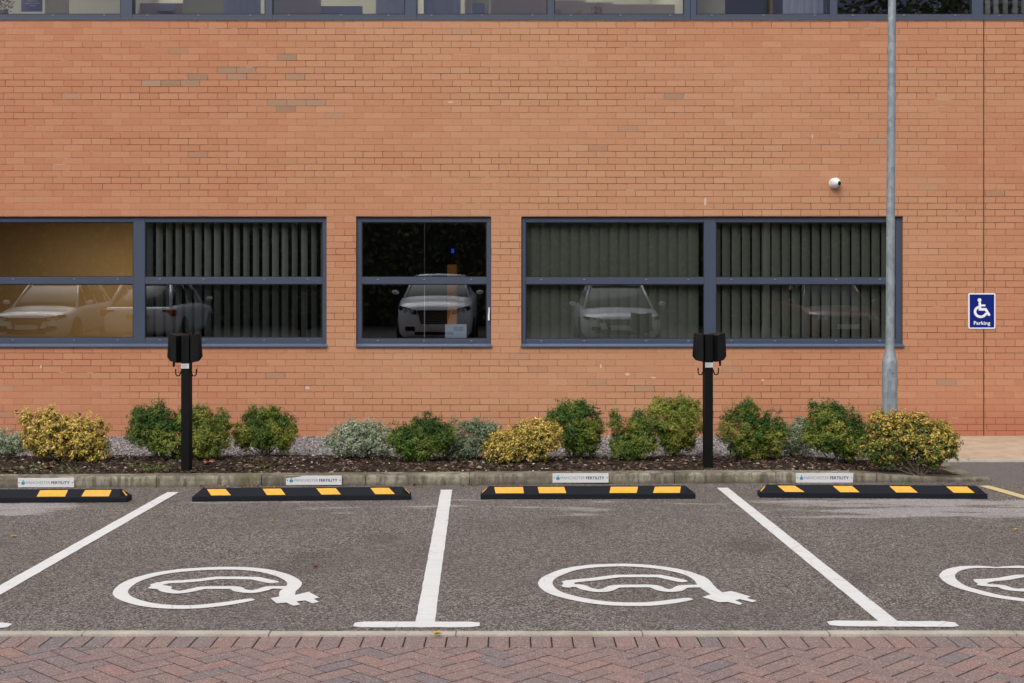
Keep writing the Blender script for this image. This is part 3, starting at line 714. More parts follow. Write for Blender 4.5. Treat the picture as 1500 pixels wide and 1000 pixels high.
# ground floor contents
thing_panel('warm_column', (655,669,388,520,YW+.45), MAT['tan2'], 'orange upright panel inside the square window', 'panel', t=.2)
n_ = thing_panel('paper_sheet', (652,683.5,475.5,497,YW+.10), MAT['paper'], 'bluish white sheet leaning in the lower pane of the square window', 'paper', t=.003)
thin = MB().box(WX(620.6), WX(621.8), YW+.075, YW+.08, WZ(497), WZ(325)); thin.build('glazing_seam', MAT['slat_a'], wB)
q = MB(); panel(q, 661, 665, 365, 371, YW+2.2)
nl = NT('blue_indicator'); nl.b.inputs['Emission Color'].default_value = (.02,.10,1,1); nl.b.inputs['Emission Strength'].default_value = .45
tag(q.build('indicator_light', nl.set((.01,.03,.2), .5)), 'tiny glowing blue light in the dark room of the square window', 'indicator light')
# brown leaved pot plants upstairs
def leaf_cloud(mb, tints, cen, rad, n, size, tint=.5, rs=random):
    for _ in range(n):
        v = Vector((rs.gauss(0, 1), rs.gauss(0, 1), rs.gauss(0, 1))).normalized()*(rs.random()**.4)
        p = Vector(cen)+Vector((v.x*rad[0], v.y*rad[1], v.z*rad[2]))
        add_leaf(mb, p, (v+Vector((0, -.2, .5))+Vector((rs.gauss(0, .5), rs.gauss(0, .5), rs.gauss(0, .5)))).normalized(), size*rs.uniform(.7, 1.25)); tints.append(tint+rs.uniform(-.2, .2)); tints.append(tints[-1])
def add_leaf(mb, p, nrm, s, asp=.5):
    t = nrm.cross(Vector((random.gauss(0, 1), random.gauss(0, 1), random.gauss(0, 1))))
    if t.length < 1e-4: t = Vector((1, 0, 0))
    t.normalize(); b = nrm.cross(t); k = len(mb.v)
    mb.v += [tuple(p-t*s*.5), tuple(p+b*s*asp*.5+nrm*s*.10), tuple(p+t*s*.5), tuple(p-b*s*asp*.5+nrm*s*.10)]
    mb.f += [(k, k+1, k+2), (k, k+2, k+3)]; mb.m += [0, 0]
MAT['dry'] = mk_leaf('dry_leaf', [(0, (.08,.05,.02)), (.5, (.28,.13,.03)), (1, (.40,.26,.08))])
for px0, py0, rad, nn, lab in ((875, 15, .075, 130, 'largest russet pot plant behind the upper window right of centre'), (849, 19, .04, 40, 'small russet plant left of the largest one upstairs'), (818, 18, .045, 40, 'small russet plant beside the mullion upstairs'), (6, 4, .12, 200, 'olive leaved plant in the top left corner behind glass')):
    mb = MB(); tt = []; Y = YW+.32; leaf_cloud(mb, tt, (ux(px0,Y), Y, uz(py0,Y)), (rad, rad*.7, rad*1.1), nn, .028, .5 if px0 > 100 else .15)
    o = mb.build('pot_plant', MAT['dry'], attr=tt); tag(o, lab, 'plant')
    MB().lathe([(.035, uz(py0,Y)-rad*1.0-.12), (.05, uz(py0,Y)-rad*.8)], 12, ux(px0,Y), Y).build('pot', MAT['taupe'], o)

# ------------------------------------------------------------------ sign and camera on the wall, lamp post
def text_mesh(body, wid, hgt, bold=0.0):
    cu = bpy.data.curves.new('t', 'FONT'); cu.body = body; cu.size = 1; cu.offset = bold; cu.resolution_u = 3; cu.space_character = 1.06
    o = bpy.data.objects.new('t', cu); C.objects.link(o); dg = bpy.context.evaluated_depsgraph_get(); dg.update()
    me = bpy.data.meshes.new_from_object(o.evaluated_get(dg)); bpy.data.objects.remove(o)
    vs = [v.co.copy() for v in me.vertices]; fs = [tuple(p.vertices) for p in me.polygons]; bpy.data.meshes.remove(me)
    a0, a1 = min(v.x for v in vs), max(v.x for v in vs); b0, b1 = min(v.y for v in vs), max(v.y for v in vs)
    return [((v.x-a0)/(a1-a0)*wid, (v.y-b0)/(b1-b0)*hgt) for v in vs], fs
def flat_text(mb, body, x, y, z, wid, hgt, bold=0., m=0):
    vs, fs = text_mesh(body, wid, hgt, bold); k = len(mb.v)
    mb.v += [(x+a_, y, z+b_) for a_, b_ in vs]; mb.f += [tuple(k+i for i in f) for f in fs]; mb.m += [m]*len(fs)
def rrect(x0, x1, z0, z1, r, k=5):
    out = []
    for cx, cz, a0 in ((x1-r, z1-r, 0), (x0+r, z1-r, 90), (x0+r, z0+r, 180), (x1-r, z0+r, 270)):
        out += [(cx+r*math.cos(R(a0+90*i/k)), cz+r*math.sin(R(a0+90*i/k))) for i in range(k+1)]
    return out
sx, sz = WX(1438), WZ(456)
sg = empty('parking_sign', (sx, YW, sz-.21), 0, 'blue and white wheelchair parking sign on the brick wall', 'sign')
def on(parent, mb, name, mat, **k):
    o = mb.build(name, mat, parent, **k); o.location = -parent.location; return o
hw, hh = .157, .206
on(sg, MB().extr(rrect(sx-hw, sx+hw, sz-hh, sz+hh, .018), YW-.008, YW-.0005), 'sign_plate', MAT['sign_white'])
on(sg, MB().extr(rrect(sx-hw+.015, sx+hw-.015, sz-hh+.015, sz+hh-.015, .006), YW-.0092, YW-.0081), 'blue_panel', MAT['sign_blue'])
sy = MB(); q = lambda X, Y_: (WX(1400+X/14.2875), WZ(420+Y_/14.2857))
yy = YW-.0100
def stroke(mb, pts, wd, y):
    m2 = MB(); ribbon(m2, [q(*p) for p in pts], wd, 0, True, True, 0); k = len(mb.v)
    mb.v += [(v[0], y, v[1]) for v in m2.v]; mb.f += [tuple(k+i for i in f) for f in m2.f]; mb.m += m2.m
hc = q(491, 287); sy.extr([(hc[0]+.0225*math.cos(t), hc[1]+.0225*math.sin(t)) for t in [2*math.pi*i/20 for i in range(20)]], yy, yy+.0006)
stroke(sy, [(497,345),(500,480),(620,480),(690,595)], .030, yy-.0002); stroke(sy, [(505,398),(600,398)], .022, yy-.0005)
arc = [(515+118*math.cos(R(a_)), 530-105*math.sin(R(a_))) for a_ in range(118, 345, 12)]
stroke(sy, arc, .030, yy-.0008)
on(sg, sy, 'wheelchair_symbol', MAT['sign_white'])
tm = MB(); flat_text(tm, 'Parking', WX(1400+372/14.29), YW-.0098, WZ(420+828/14.29), .190, .056, .022); on(sg, tm, 'lettering', MAT['sign_white'])

cxw, czw = WX(1222), WZ(269)
cc = empty('security_camera', (cxw, YW, czw), 0, 'white eyeball security camera on the wall above the widest window', 'security camera')
Mx = Matrix.Translation((cxw, YW-.06, czw)) @ Matrix.Rotation(R(32), 4, 'Z') @ Matrix.Rotation(R(100), 4, 'X')
def lathe_m(prof, M, k=24):
    m2 = MB().lathe(prof, k); m2.v = [tuple(M @ Vector(v)) for v in m2.v]; return m2
Mw = Matrix.Translation((cxw, YW, czw)) @ Matrix.Rotation(R(90), 4, 'X')
on(cc, lathe_m([(.001,.0),(.062,0),(.062,.018),(.052,.024),(.001,.024)], Mw), 'mount', MAT['white'], smooth=True, angle=35)
on(cc, lathe_m([(.001,-.060),(.022,-.056),(.043,-.042),(.057,-.02),(.061,.0),(.057,.022),(.046,.042),(.034,.056),(.031,.064),(.001,.064)], Mx), 'housing', MAT['white'], smooth=True, angle=60)
on(cc, lathe_m([(.001,.0645),(.024,.0645),(.026,.062),(.024,.068),(.001,.069)], Mx), 'lens', MAT['gasket'], smooth=True, angle=30)

lp = empty('lamp_post', (0, 0, 0), 0, 'galvanised steel lamp post rising from the gold and green shrub', 'lamp post')
LY = 12.45; lx = (1302.5-CX)/F*LY; sc_ = F/LY; lp.location = (lx, LY, .07)
zt = EYE+(HOR-512)/sc_; zn = EYE+(HOR-529)/sc_
col = MB()
col.lathe([(.071, -.07), (.0705, zn-.07), (.066, zn-.055), (.0425, zt-.07), (.0405, zt+.02), (.036, 4.5), (.033, 6.2)], 20)
o = col.build('column', MAT['galv'], lp, smooth=True, angle=25)
o.rotation_euler = (0, R(.35), 0)
o = MB().lathe([(.0735, .45), (.0735, .86)], 20).build('base_collar', MAT['galv'], lp, smooth=True, angle=40)
dr = MB().extr(rrect(-.036, .036, .42, .93, .012), -.0755, -.070); o2 = dr.build('access_door', MAT['galv'], lp); 
bpy.data.objects.remove(o)
MB().extr([(.012+.006*math.cos(t), .89+.006*math.sin(t)) for t in [2*math.pi*i/10 for i in range(10)]], -.0775, -.0755).build('door_lock', MAT['gasket'], lp)
lt = MB().box(-.12, .12, -.62, .05, 6.2, 6.32); lt.build('lantern', MAT['galv'], lp, bevel=.03)

# ------------------------------------------------------------------ EV charger posts
def charger(px, pyb, label, rot, cable_side):
    b = G(px, pyb, .085); rt = empty('charger_post', (b.x, b.y+.05, .08), R(rot), label, 'charging post', 'twin charging posts in the planting bed')
    MB().box(-.038, .038, -.05, .05, -.05, 1.235).build('post', MAT['black'], rt, bevel=.004)
    MB().box(-.09, .09, -.09, .09, -.02, .006).build('base_plate', MAT['black'], rt, bevel=.002)
    for s in (-1, 1):
        M = Matrix.Translation((s*.040, .0, 0)) @ Matrix.Rotation(R(s*14), 4, 'Z')
        prof = [(.0, 1.228), (.040, 1.243), (.084, 1.248), (.090, 1.23), (.102, 1.045), (.074, 1.008), (.0, .992)]
        rings = []
        for y, k in ((-.112, .80), (-.098, .95), (-.06, 1), (.06, 1), (.098, .95), (.112, .80)):
            rings.append([tuple(M @ Vector((s*(u*k if u > 0 else u), y, 1.12+(z-1.12)*(.9+.1*k)))) for u, z in prof])
        MB().loft(rings).build('charge_unit', MAT['black_plastic'], rt, smooth=True, angle=50)
        m = MB(); x0 = s*.039; m.tube([(x0, -.02, .925), (s*.062, -.02, .862 if 0 else .872), (s*.082, -.02, .872), (s*.094, -.02, .886), (s*.096, -.02, .935)], .006, 8)
        m.build('cable_hook', MAT['black'], rt, smooth=True)
    s = cable_side
    MB().tube([(s*.098, -.06, 1.03), (s*.100, -.06, .985), (s*.101, -.06, .955)], [.011, .011, .009], 10).build('cable_gland', MAT['black_plastic'], rt, smooth=True, angle=50)
    l = MB().box(-.036, .036, -.0525, -.0495, .940, .984).build('label_plate', MAT['plate'], rt)
    t = MB()
    for k in range(4): t.box(-.028, .024-.01*(k % 2), -.0532, -.0526, .949+k*.0085, .9515+k*.0085)
    t.build('printed_line', MAT['grey_text'], l)
    return rt
charger(271.5, 690, 'black twin charging post in front of the dark green shrubs at left', -3, -1)
charger(1038, 686, 'black twin charging post below the mullion of the widest window', 5, 1)

# ------------------------------------------------------------------ wheel stops
def wheel_stop(pl, pr, patches, ends, label):
    a, b = G(*pl), G(*pr); L = (b-a).length; dirv = (b-a).normalized(); rz = math.atan2(dirv.y, dirv.x)
    rt = empty('wheel_stop', (a.x, a.y, 0), rz, label, 'wheel stop', 'black and yellow rubber wheel stops')
    body = MB(); prof = [(0, .0), (0, .042), (.052, .098), (.100, .098), (.150, .045), (.150, 0)]
    def ring(x, k, zk, xo=0): return [(x, .075+(y-.075)*k, min(z, zk)) for y, z in prof]
    e_ = .072
    body.loft([ring(0, .95, .040), ring(.008, 1, .046), ring(e_, 1, 1), ring(L-e_, 1, 1), ring(L-.008, 1, .046), ring(L, .95, .040)])
    body.build('rubber_body', MAT['rubber'], rt, bevel=.003, seg=1)
    # grooves scored into the front face are dark ribs of their own
    inv = Matrix.Rotation(-rz, 4, 'Z')
    def loc(px, top):            # photo column to a spot on the sloping face
        z = .0945 if top else .049; y0 = .049 if top else .0065
        Yw = a.y+y0; x = (px-CX)/F*Yw
        v = inv @ Vector((x-a.x, Yw-a.y+0, 0)); return v.x
    nrm = Vector((0, -.73, .68))*.0016
    for t0, t1, b0, b1 in patches:
        P = [Vector((loc(b0, 0), .0065, .049)), Vector((loc(b1, 0), .0065, .049)), Vector((loc(t1, 1), .0487, .0945)), Vector((loc(t0, 1), .0487, .0945))]
        rr = [p+nrm for p in P]; r2 = [p-nrm*.6 for p in P]
        MB().loft([r2, rr]).build('yellow_reflector', MAT['yellow'], rt)
        E = []
        c_ = sum(P, Vector())/4
        for p in P: E.append(p+Vector((math.copysign(.008, p.x-c_.x), 0, 0))+(p-c_).normalized()*.002+nrm*.35)
        MB().face(E).build('reflector_recess', MAT['black_plastic'], rt)
    for s in ends:
        x0, x1, xa = (.014, .055, .030) if s < 0 else (L-.014, L-.055, L-.030)
        n2 = Vector((.0025*s, -.001, .002))
        P = [Vector((x0, .010, .048)), Vector((x0, .050, .0515)), Vector((x1, .075, .0865)), Vector((x1, .050, .0825))]
        MB().face([p+n2 for p in P]).build('yellow_reflector', MAT['yellow'], rt)
wheel_stop((-140,736.5), (186.5,735), [(-125,-85,-132,-92),(-65,-24,-71,-30),(57,97.5,52,93),(122.5,161,117,157)], (-1,1), 'wheel stop cut off by the left edge of the picture')
wheel_stop((281,734), (602,731.5), [(303,330,309,338),(384,410.5,390,417.5),(462.5,491,470,498.5),(542,569,549,578)], (1,), 'wheel stop below the nameplate with a stained corner')
wheel_stop((704,730.6), (1019,729.8), [(724,766,726,767.5),(787.5,826.5,790,829.5),(895,935,893,933),(960,998,957,996.5)], (-1,), 'wheel stop right of the straight bay line, its outer and inner patches leaning opposite ways')
wheel_stop((1113,728.2), (1447,730), [(1138.6,1164,1149.6,1178),(1219,1247,1230,1258),(1301,1331,1311,1342),(1383,1413,1394,1424)], (-1,), 'rightmost wheel stop, beside the yellow line')

# ------------------------------------------------------------------ nameplates on the kerb face
def nameplate(px0, px1, pyt, pyb, dirty, label):
    Y = KY(((px0+px1)/2-CX)/F*11.8)-.006; s = F/Y
    x0, x1, z1, z0 = (px0-CX)/s, (px1-CX)/s, EYE-(pyt-HOR)/s, EYE-(pyb-HOR)/s
    W, H = x1-x0, z1-z0
    rt = empty('nameplate', (x0, Y, z0), 0, label, 'nameplate', 'white nameplates fixed to the kerb')
    MB().box(0, W, -.003, .004, 0, H).build('plate', MAT['plate'], rt, bevel=.001, seg=1)
    t = MB(); flat_text(t, 'MANCHESTER', .145*W, -.0036, .36*H, .43*W, .30*H, 0.0); t.build('light_lettering', MAT['grey_text'], rt)
    t = MB(); flat_text(t, 'FERTILITY', .595*W, -.0036, .36*H, .33*W, .30*H, .028); t.build('bold_lettering', MAT['navy_text'], rt)
    lg = MB(); cx, cz = .095*W, .50*H
    lg.extr([(cx+.017*math.cos(t_), cz-.004+.016*math.sin(t_)) for t_ in [2*math.pi*i/16 for i in range(16)]], -.0038, -.0031)
    lg.extr([(cx+.006*math.cos(t_), cz+.019+.006*math.sin(t_)) for t_ in [2*math.pi*i/10 for i in range(10)]], -.0038, -.0031)
    lo = lg.build('logo', MAT['teal'], rt)
    l2 = MB()
    for k in (-.010, -.002): l2.extr([(cx-.014, cz+k), (cx+.013, cz+k+.002), (cx+.013, cz+k+.005), (cx-.014, cz+k+.003)], -.0043, -.0039)
    l2.build('logo_stripe', MAT['teal_dark'], lo)
    for x in (.025*W, .972*W):
        MB().extr([(x+.0045*math.cos(t_), .52*H+.0045*math.sin(t_)) for t_ in [2*math.pi*i/8 for i in range(8)]], -.0055, -.0031).build('screw', MAT['gasket'], rt)
    if dirty:
        MB().face([(0, -.0047, .72*H), (.0, -.0047, H*.995), (.30*W, -.0047, H*.995), (.22*W, -.0047, .90*H), (.12*W, -.0047, .80*H), (.05*W, -.0047, .80*H)]).build('mud_smear', MAT['plate_dirty'], rt)
nameplate(26.3, 108.5, 699.3, 712.8, 0, 'white nameplate on the kerb nearest the left edge')
nameplate(419, 500.5, 695.8, 709.4, 1, 'white nameplate with a mud-stained top left corner')
nameplate(809.5, 891.5, 692.3, 706, 0, 'clean white nameplate below the gold shrub and the tall green one')
nameplate(1166, 1249.5, 692, 706, 0, 'white nameplate on the kerb right of the right charging post')

# ------------------------------------------------------------------ shrubs
def shrub(kind, mat, blobs, base, label, tint=.45, spread=.22, n=6500, leaf=.026, stems=9, depth=.8, group=None, dark_top=0):
    """blobs: (px, py, rx, ry) ellipses of the crown in photo pixels; base: (px, py) of the stem foot"""
    lf = leaf*(.84 if mat.name.startswith('evergreen') else .95); n = int(n*(1.45 if mat.name.startswith('evergreen') else 1.2))
    ZB = .075; b = G(base[0], base[1], ZB); Yb = b.y; s = F/Yb
    rt = empty(kind, (b.x, Yb, ZB), 0, label, 'shrub', group)
    mb = MB(); tt = []; rs = random.Random(int(base[0]*13)); B = []
    for px, py, rx, ry in blobs:
        c = Vector(((px-CX)/s, Yb+rs.uniform(-.04, .04), EYE-(py-HOR)/s)); B.append((c, Vector((rx/s*1.06, min(rx, ry*1.15)/s*depth, ry/s*1.05))))
    tot = sum(r.x*r.z for _, r in B)
    for c, r in B:
        nc = max(8, int(60*r.x*r.z/tot)); nl = n*1.7*r.x*r.z/tot
        # shoots: clusters of leaves sitting on and just inside the crown surface
        ncl = max(10, int(nl/24)); per = int(nl/ncl)
        for _ in range(ncl):
            v = Vector((rs.gauss(0, 1), rs.gauss(0, 1)-.25, rs.gauss(0, 1))).normalized(); k = rs.uniform(.18, 1.02)**.42
            p = c+Vector((v.x*r.x, v.y*r.y, v.z*r.z))*k
            p += Vector((v.x, v.y*.4, abs(v.z)))*(rs.uniform(.02, .055) if rs.random() < .10 else 0)
            p += Vector((0, 0, .014*math.sin(p.x*31)+.010*math.sin(p.x*53+1)))
            if p.z < .10: continue
            mixed = mat.name.startswith('green_and')
            up = (v*.8+Vector((0, -.1, .7))).normalized(); cr = rs.uniform(.024, .040)
            gr = mat.name.startswith('evergreen')
            patch = math.sin(p.x*9+base[0])*math.sin(p.z*11+base[0]*.7)+.6*math.sin(p.x*17+p.z*13+base[0])
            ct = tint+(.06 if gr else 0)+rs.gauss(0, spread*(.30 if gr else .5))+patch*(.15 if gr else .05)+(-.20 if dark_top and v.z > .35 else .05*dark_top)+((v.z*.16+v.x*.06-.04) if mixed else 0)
            for _ in range(per):
                o_ = Vector((rs.gauss(0, 1), rs.gauss(0, 1), rs.gauss(0, 1))).normalized()*cr*rs.uniform(.2, 1.15)
                o_ += up*cr*.4
                nr = (up*.7+o_.normalized()*.5+Vector((rs.gauss(0, .45), rs.gauss(0, .45), rs.gauss(0, .45)))).normalized()
                random.seed(rs.random()); add_leaf(mb, p+o_, nr, lf*rs.uniform(.7, 1.25), .52)
                q_ = min(1, max(0, ct+rs.gauss(0, spread*(.28 if gr else .5)))); tt += [q_, q_]
        # stray shoots above the outline
        for _ in range(4):
            a_ = rs.uniform(-1, 1); p = c+Vector((a_*r.x*.8, 0, r.z*math.sqrt(1-a_*a_*.64)))
            for k in range(9):
                random.seed(rs.random()); add_leaf(mb, p+Vector((rs.gauss(0, .008), rs.gauss(0, .008), k*.007)), Vector((rs.gauss(0, 1), -.6, .7)).normalized(), leaf*.8); tt += [tint, tint]
    f = mb.build('foliage', mat, rt, attr=tt); f.location = -rt.location
    st = MB()
    for i in range(stems):
        c, r = B[i % len(B)]; v = Vector((rs.uniform(-.85, .85)*r.x, rs.uniform(-.8, .6)*r.y, rs.uniform(-.3, .6)*r.z)); e_ = c+v
        p0 = Vector((b.x+rs.uniform(-.05, .05), Yb+rs.uniform(-.04, .04), ZB-.02)); m1 = p0.lerp(e_, .45)+Vector((rs.uniform(-.03, .03), 0, .0)); 
        st.tube([p0, m1, e_], [.0075, .0055, .002], 5)
        for _ in range(3):
            t_ = m1.lerp(e_, rs.random()); st.tube([t_, t_+Vector((rs.uniform(-.12, .12), rs.uniform(-.1, .06), rs.uniform(.0, .1)))], [.0035, .0015], 4)
    so_ = st.build('branches', MAT['twig'], rt); so_.location = -rt.location
GG, GY, GS = 'clipped evergreen shrubs', 'gold variegated shrubs', 'silver variegated shrubs'
E, Au, Ag = MAT['leaf_green'], MAT['leaf_gold'], MAT['leaf_silver']
shrub('variegated_shrub', Ag, [(-8,650,40,19),(20,652,18,13)], (0,673), 'pale variegated shrub cut off by the left edge', .6, .25, 4200, .022, group=GS)
shrub('gold_shrub', Au, [(75,635,38,31),(118,638,36,30),(95,650,55,20),(138,662,24,17),(40,612,8,9),(76,606,6,8)], (92,676), 'big gold shrub at far left, with sprigs poking above its top', .56, .34, 11000, .028, group=GY)
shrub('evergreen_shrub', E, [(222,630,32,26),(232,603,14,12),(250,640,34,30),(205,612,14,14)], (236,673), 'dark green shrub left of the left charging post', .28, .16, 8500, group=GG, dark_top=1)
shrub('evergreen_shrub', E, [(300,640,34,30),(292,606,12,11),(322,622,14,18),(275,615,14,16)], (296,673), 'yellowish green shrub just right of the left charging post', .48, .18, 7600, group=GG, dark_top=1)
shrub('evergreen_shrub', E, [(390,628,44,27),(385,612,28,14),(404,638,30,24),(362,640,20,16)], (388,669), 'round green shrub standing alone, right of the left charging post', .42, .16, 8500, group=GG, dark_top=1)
shrub('variegated_shrub', Ag, [(515,645,36,22),(550,645,28,24),(525,627,26,10)], (528,672), 'pale silvery shrub below the left side of the square window', .62, .25, 7600, .022, group=GS)
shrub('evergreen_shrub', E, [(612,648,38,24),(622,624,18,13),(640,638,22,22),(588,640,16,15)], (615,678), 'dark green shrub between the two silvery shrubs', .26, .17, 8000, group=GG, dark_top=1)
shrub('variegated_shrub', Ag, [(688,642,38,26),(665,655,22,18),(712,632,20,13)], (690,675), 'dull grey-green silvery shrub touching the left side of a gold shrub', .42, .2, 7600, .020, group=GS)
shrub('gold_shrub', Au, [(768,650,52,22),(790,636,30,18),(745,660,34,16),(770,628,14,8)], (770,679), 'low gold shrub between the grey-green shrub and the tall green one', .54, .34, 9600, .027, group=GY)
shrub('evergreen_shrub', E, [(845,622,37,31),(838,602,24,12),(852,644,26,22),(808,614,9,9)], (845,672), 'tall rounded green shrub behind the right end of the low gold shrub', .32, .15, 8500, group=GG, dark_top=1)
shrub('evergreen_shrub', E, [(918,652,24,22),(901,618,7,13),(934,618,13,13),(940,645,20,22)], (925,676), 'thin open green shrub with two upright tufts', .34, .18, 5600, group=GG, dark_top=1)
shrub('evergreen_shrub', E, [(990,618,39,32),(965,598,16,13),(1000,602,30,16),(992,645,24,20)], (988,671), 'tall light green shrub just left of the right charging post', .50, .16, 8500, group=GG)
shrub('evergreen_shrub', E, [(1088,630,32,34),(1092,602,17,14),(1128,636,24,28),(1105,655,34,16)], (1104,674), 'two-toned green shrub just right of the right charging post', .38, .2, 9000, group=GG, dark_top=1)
shrub('variegated_shrub', Ag, [(1163,645,26,24),(1172,626,16,12)], (1162,668), 'small grey-green shrub wedged between two larger green ones', .45, .2, 4600, .019, group=GS)
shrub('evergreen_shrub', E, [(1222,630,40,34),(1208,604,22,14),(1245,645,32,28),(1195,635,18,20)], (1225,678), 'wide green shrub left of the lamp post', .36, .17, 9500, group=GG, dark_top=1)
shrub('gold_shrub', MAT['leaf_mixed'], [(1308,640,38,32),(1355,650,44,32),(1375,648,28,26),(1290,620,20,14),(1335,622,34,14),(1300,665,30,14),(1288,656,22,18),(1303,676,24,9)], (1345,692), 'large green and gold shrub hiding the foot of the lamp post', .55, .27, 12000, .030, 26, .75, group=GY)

# weeds on the left of the bed
wd = MB(); tt = []
for px, py, k in [(50,689,60),(95,685,40),(105,690,50),(205,683,50),(222,688,70),(228,686,60),(190,680,30),(240,684,40),(385,686,25),(395,680,20),(705,680,20),(735,687,20),(20,686,40),(60,683,30),(1000,682,8)]:
    p = G(px, py, .09)
    for _ in range(k):
        random.seed(px*7+_*31); q_ = p+Vector((random.gauss(0, .06), random.gauss(0, .05), random.uniform(.0, .022))); add_leaf(wd, q_, Vector((random.gauss(0, .5), random.gauss(0, .5)-.2, 1)).normalized(), random.uniform(.012, .03), .4); t_ = random.random(); tt += [t_, t_]
tag(wd.build('weeds', MAT['weed'], attr=tt), 'small green weeds creeping over the bark along the kerb', 'weeds', kind='stuff')

# fallen leaves
def fallen(px, py, z, size, mat, label, seed):
    rs = random.Random(seed); p = G(px, py, z); m = MB(); pts = []
    k = 14; a0 = rs.uniform(0, 6)
    for i in range(k):
        r = size*.5*(1 if i % 2 else .62)*rs.uniform(.8, 1.1); t = 2*math.pi*i/k+a0; pts.append((r*math.cos(t), r*math.sin(t)*.75, .012+abs(math.sin(t*1.5))*size*.16))
    c = (0, 0, .006); n0 = len(m.v); m.v += [c]+pts
    for i in range(k): m.f.append((0, 1+i, 1+(i+1) % k)); m.m.append(0)
    o = m.build('fallen_leaf', MAT[mat]); o.location = p; tag(o, label, 'fallen leaf', 'fallen leaves'); 
    md = o.modifiers.new('t', 'SOLIDIFY'); md.thickness = .0012
fallen(20, 787, .0, .045, 'yellow_leaf', 'ochre leaf lying on the asphalt near the left edge', 1)
fallen(462, 831, .0, .045, 'red_leaf', 'dark red leaf on the asphalt above the left charging symbol', 2)
fallen(639, 930, .012, .055, 'yellow_leaf', 'yellow leaf on the concrete edging below the straight bay line', 3)
fallen(72, 686, .09, .11, 'brown_leaf', 'reddish brown leaf on the mulch below the far left gold shrub', 4)
fallen(305, 679, .09, .11, 'orange', 'orange leaf on the mulch right of the left charging post', 5)
fallen(1167, 668, .13, .09, 'red_leaf', 'red leaf below the small grey-green shrub', 6)
fallen(513, 681, .09, .07, 'brown_leaf', 'tan leaf on the mulch above the kerb, below the pale silvery shrub', 7)
fallen(1418, 673.5, .026, .05, 'yellow_leaf', 'yellow leaf on the pavement edge right of the big gold shrub', 8)
fallen(398, 764, .0, .035, 'yellow_leaf', 'small ochre leaf on the asphalt below the second wheel stop', 9)
fallen(1487, 777, .0, .04, 'yellow_leaf', 'ochre leaf on the asphalt at the right edge', 10)
lm = MB(); rs = random.Random(5)
for (a_, b_, k) in ((300, 340, 22), (352, 415, 20), (605, 625, 5), (672, 702, 12), (1075, 1110, 4), (230, 260, 6), (1385, 1440, 8)):
    for _ in range(k):
        px = rs.uniform(a_, b_); x = (px-CX)/F*11.8; random.seed(rs.random()); add_leaf(lm, Vector((x, KY(x)-rs.uniform(.01, .12), .012)), Vector((rs.gauss(0, .5), rs.gauss(0, .5), 1)).normalized(), rs.uniform(.02, .045), .7)
n = NT('leaf_litter'); n.set(n.ramp(n.n('NewGeometry').outputs['Random Per Island'], [(0, (.06,.03,.02)), (.6, (.20,.10,.05)), (1, (.42,.30,.16))]), .8)
tag(lm.build('leaf_litter', n.mat), 'brown leaf litter caught along the foot of the kerb', 'leaf litter', kind='stuff')

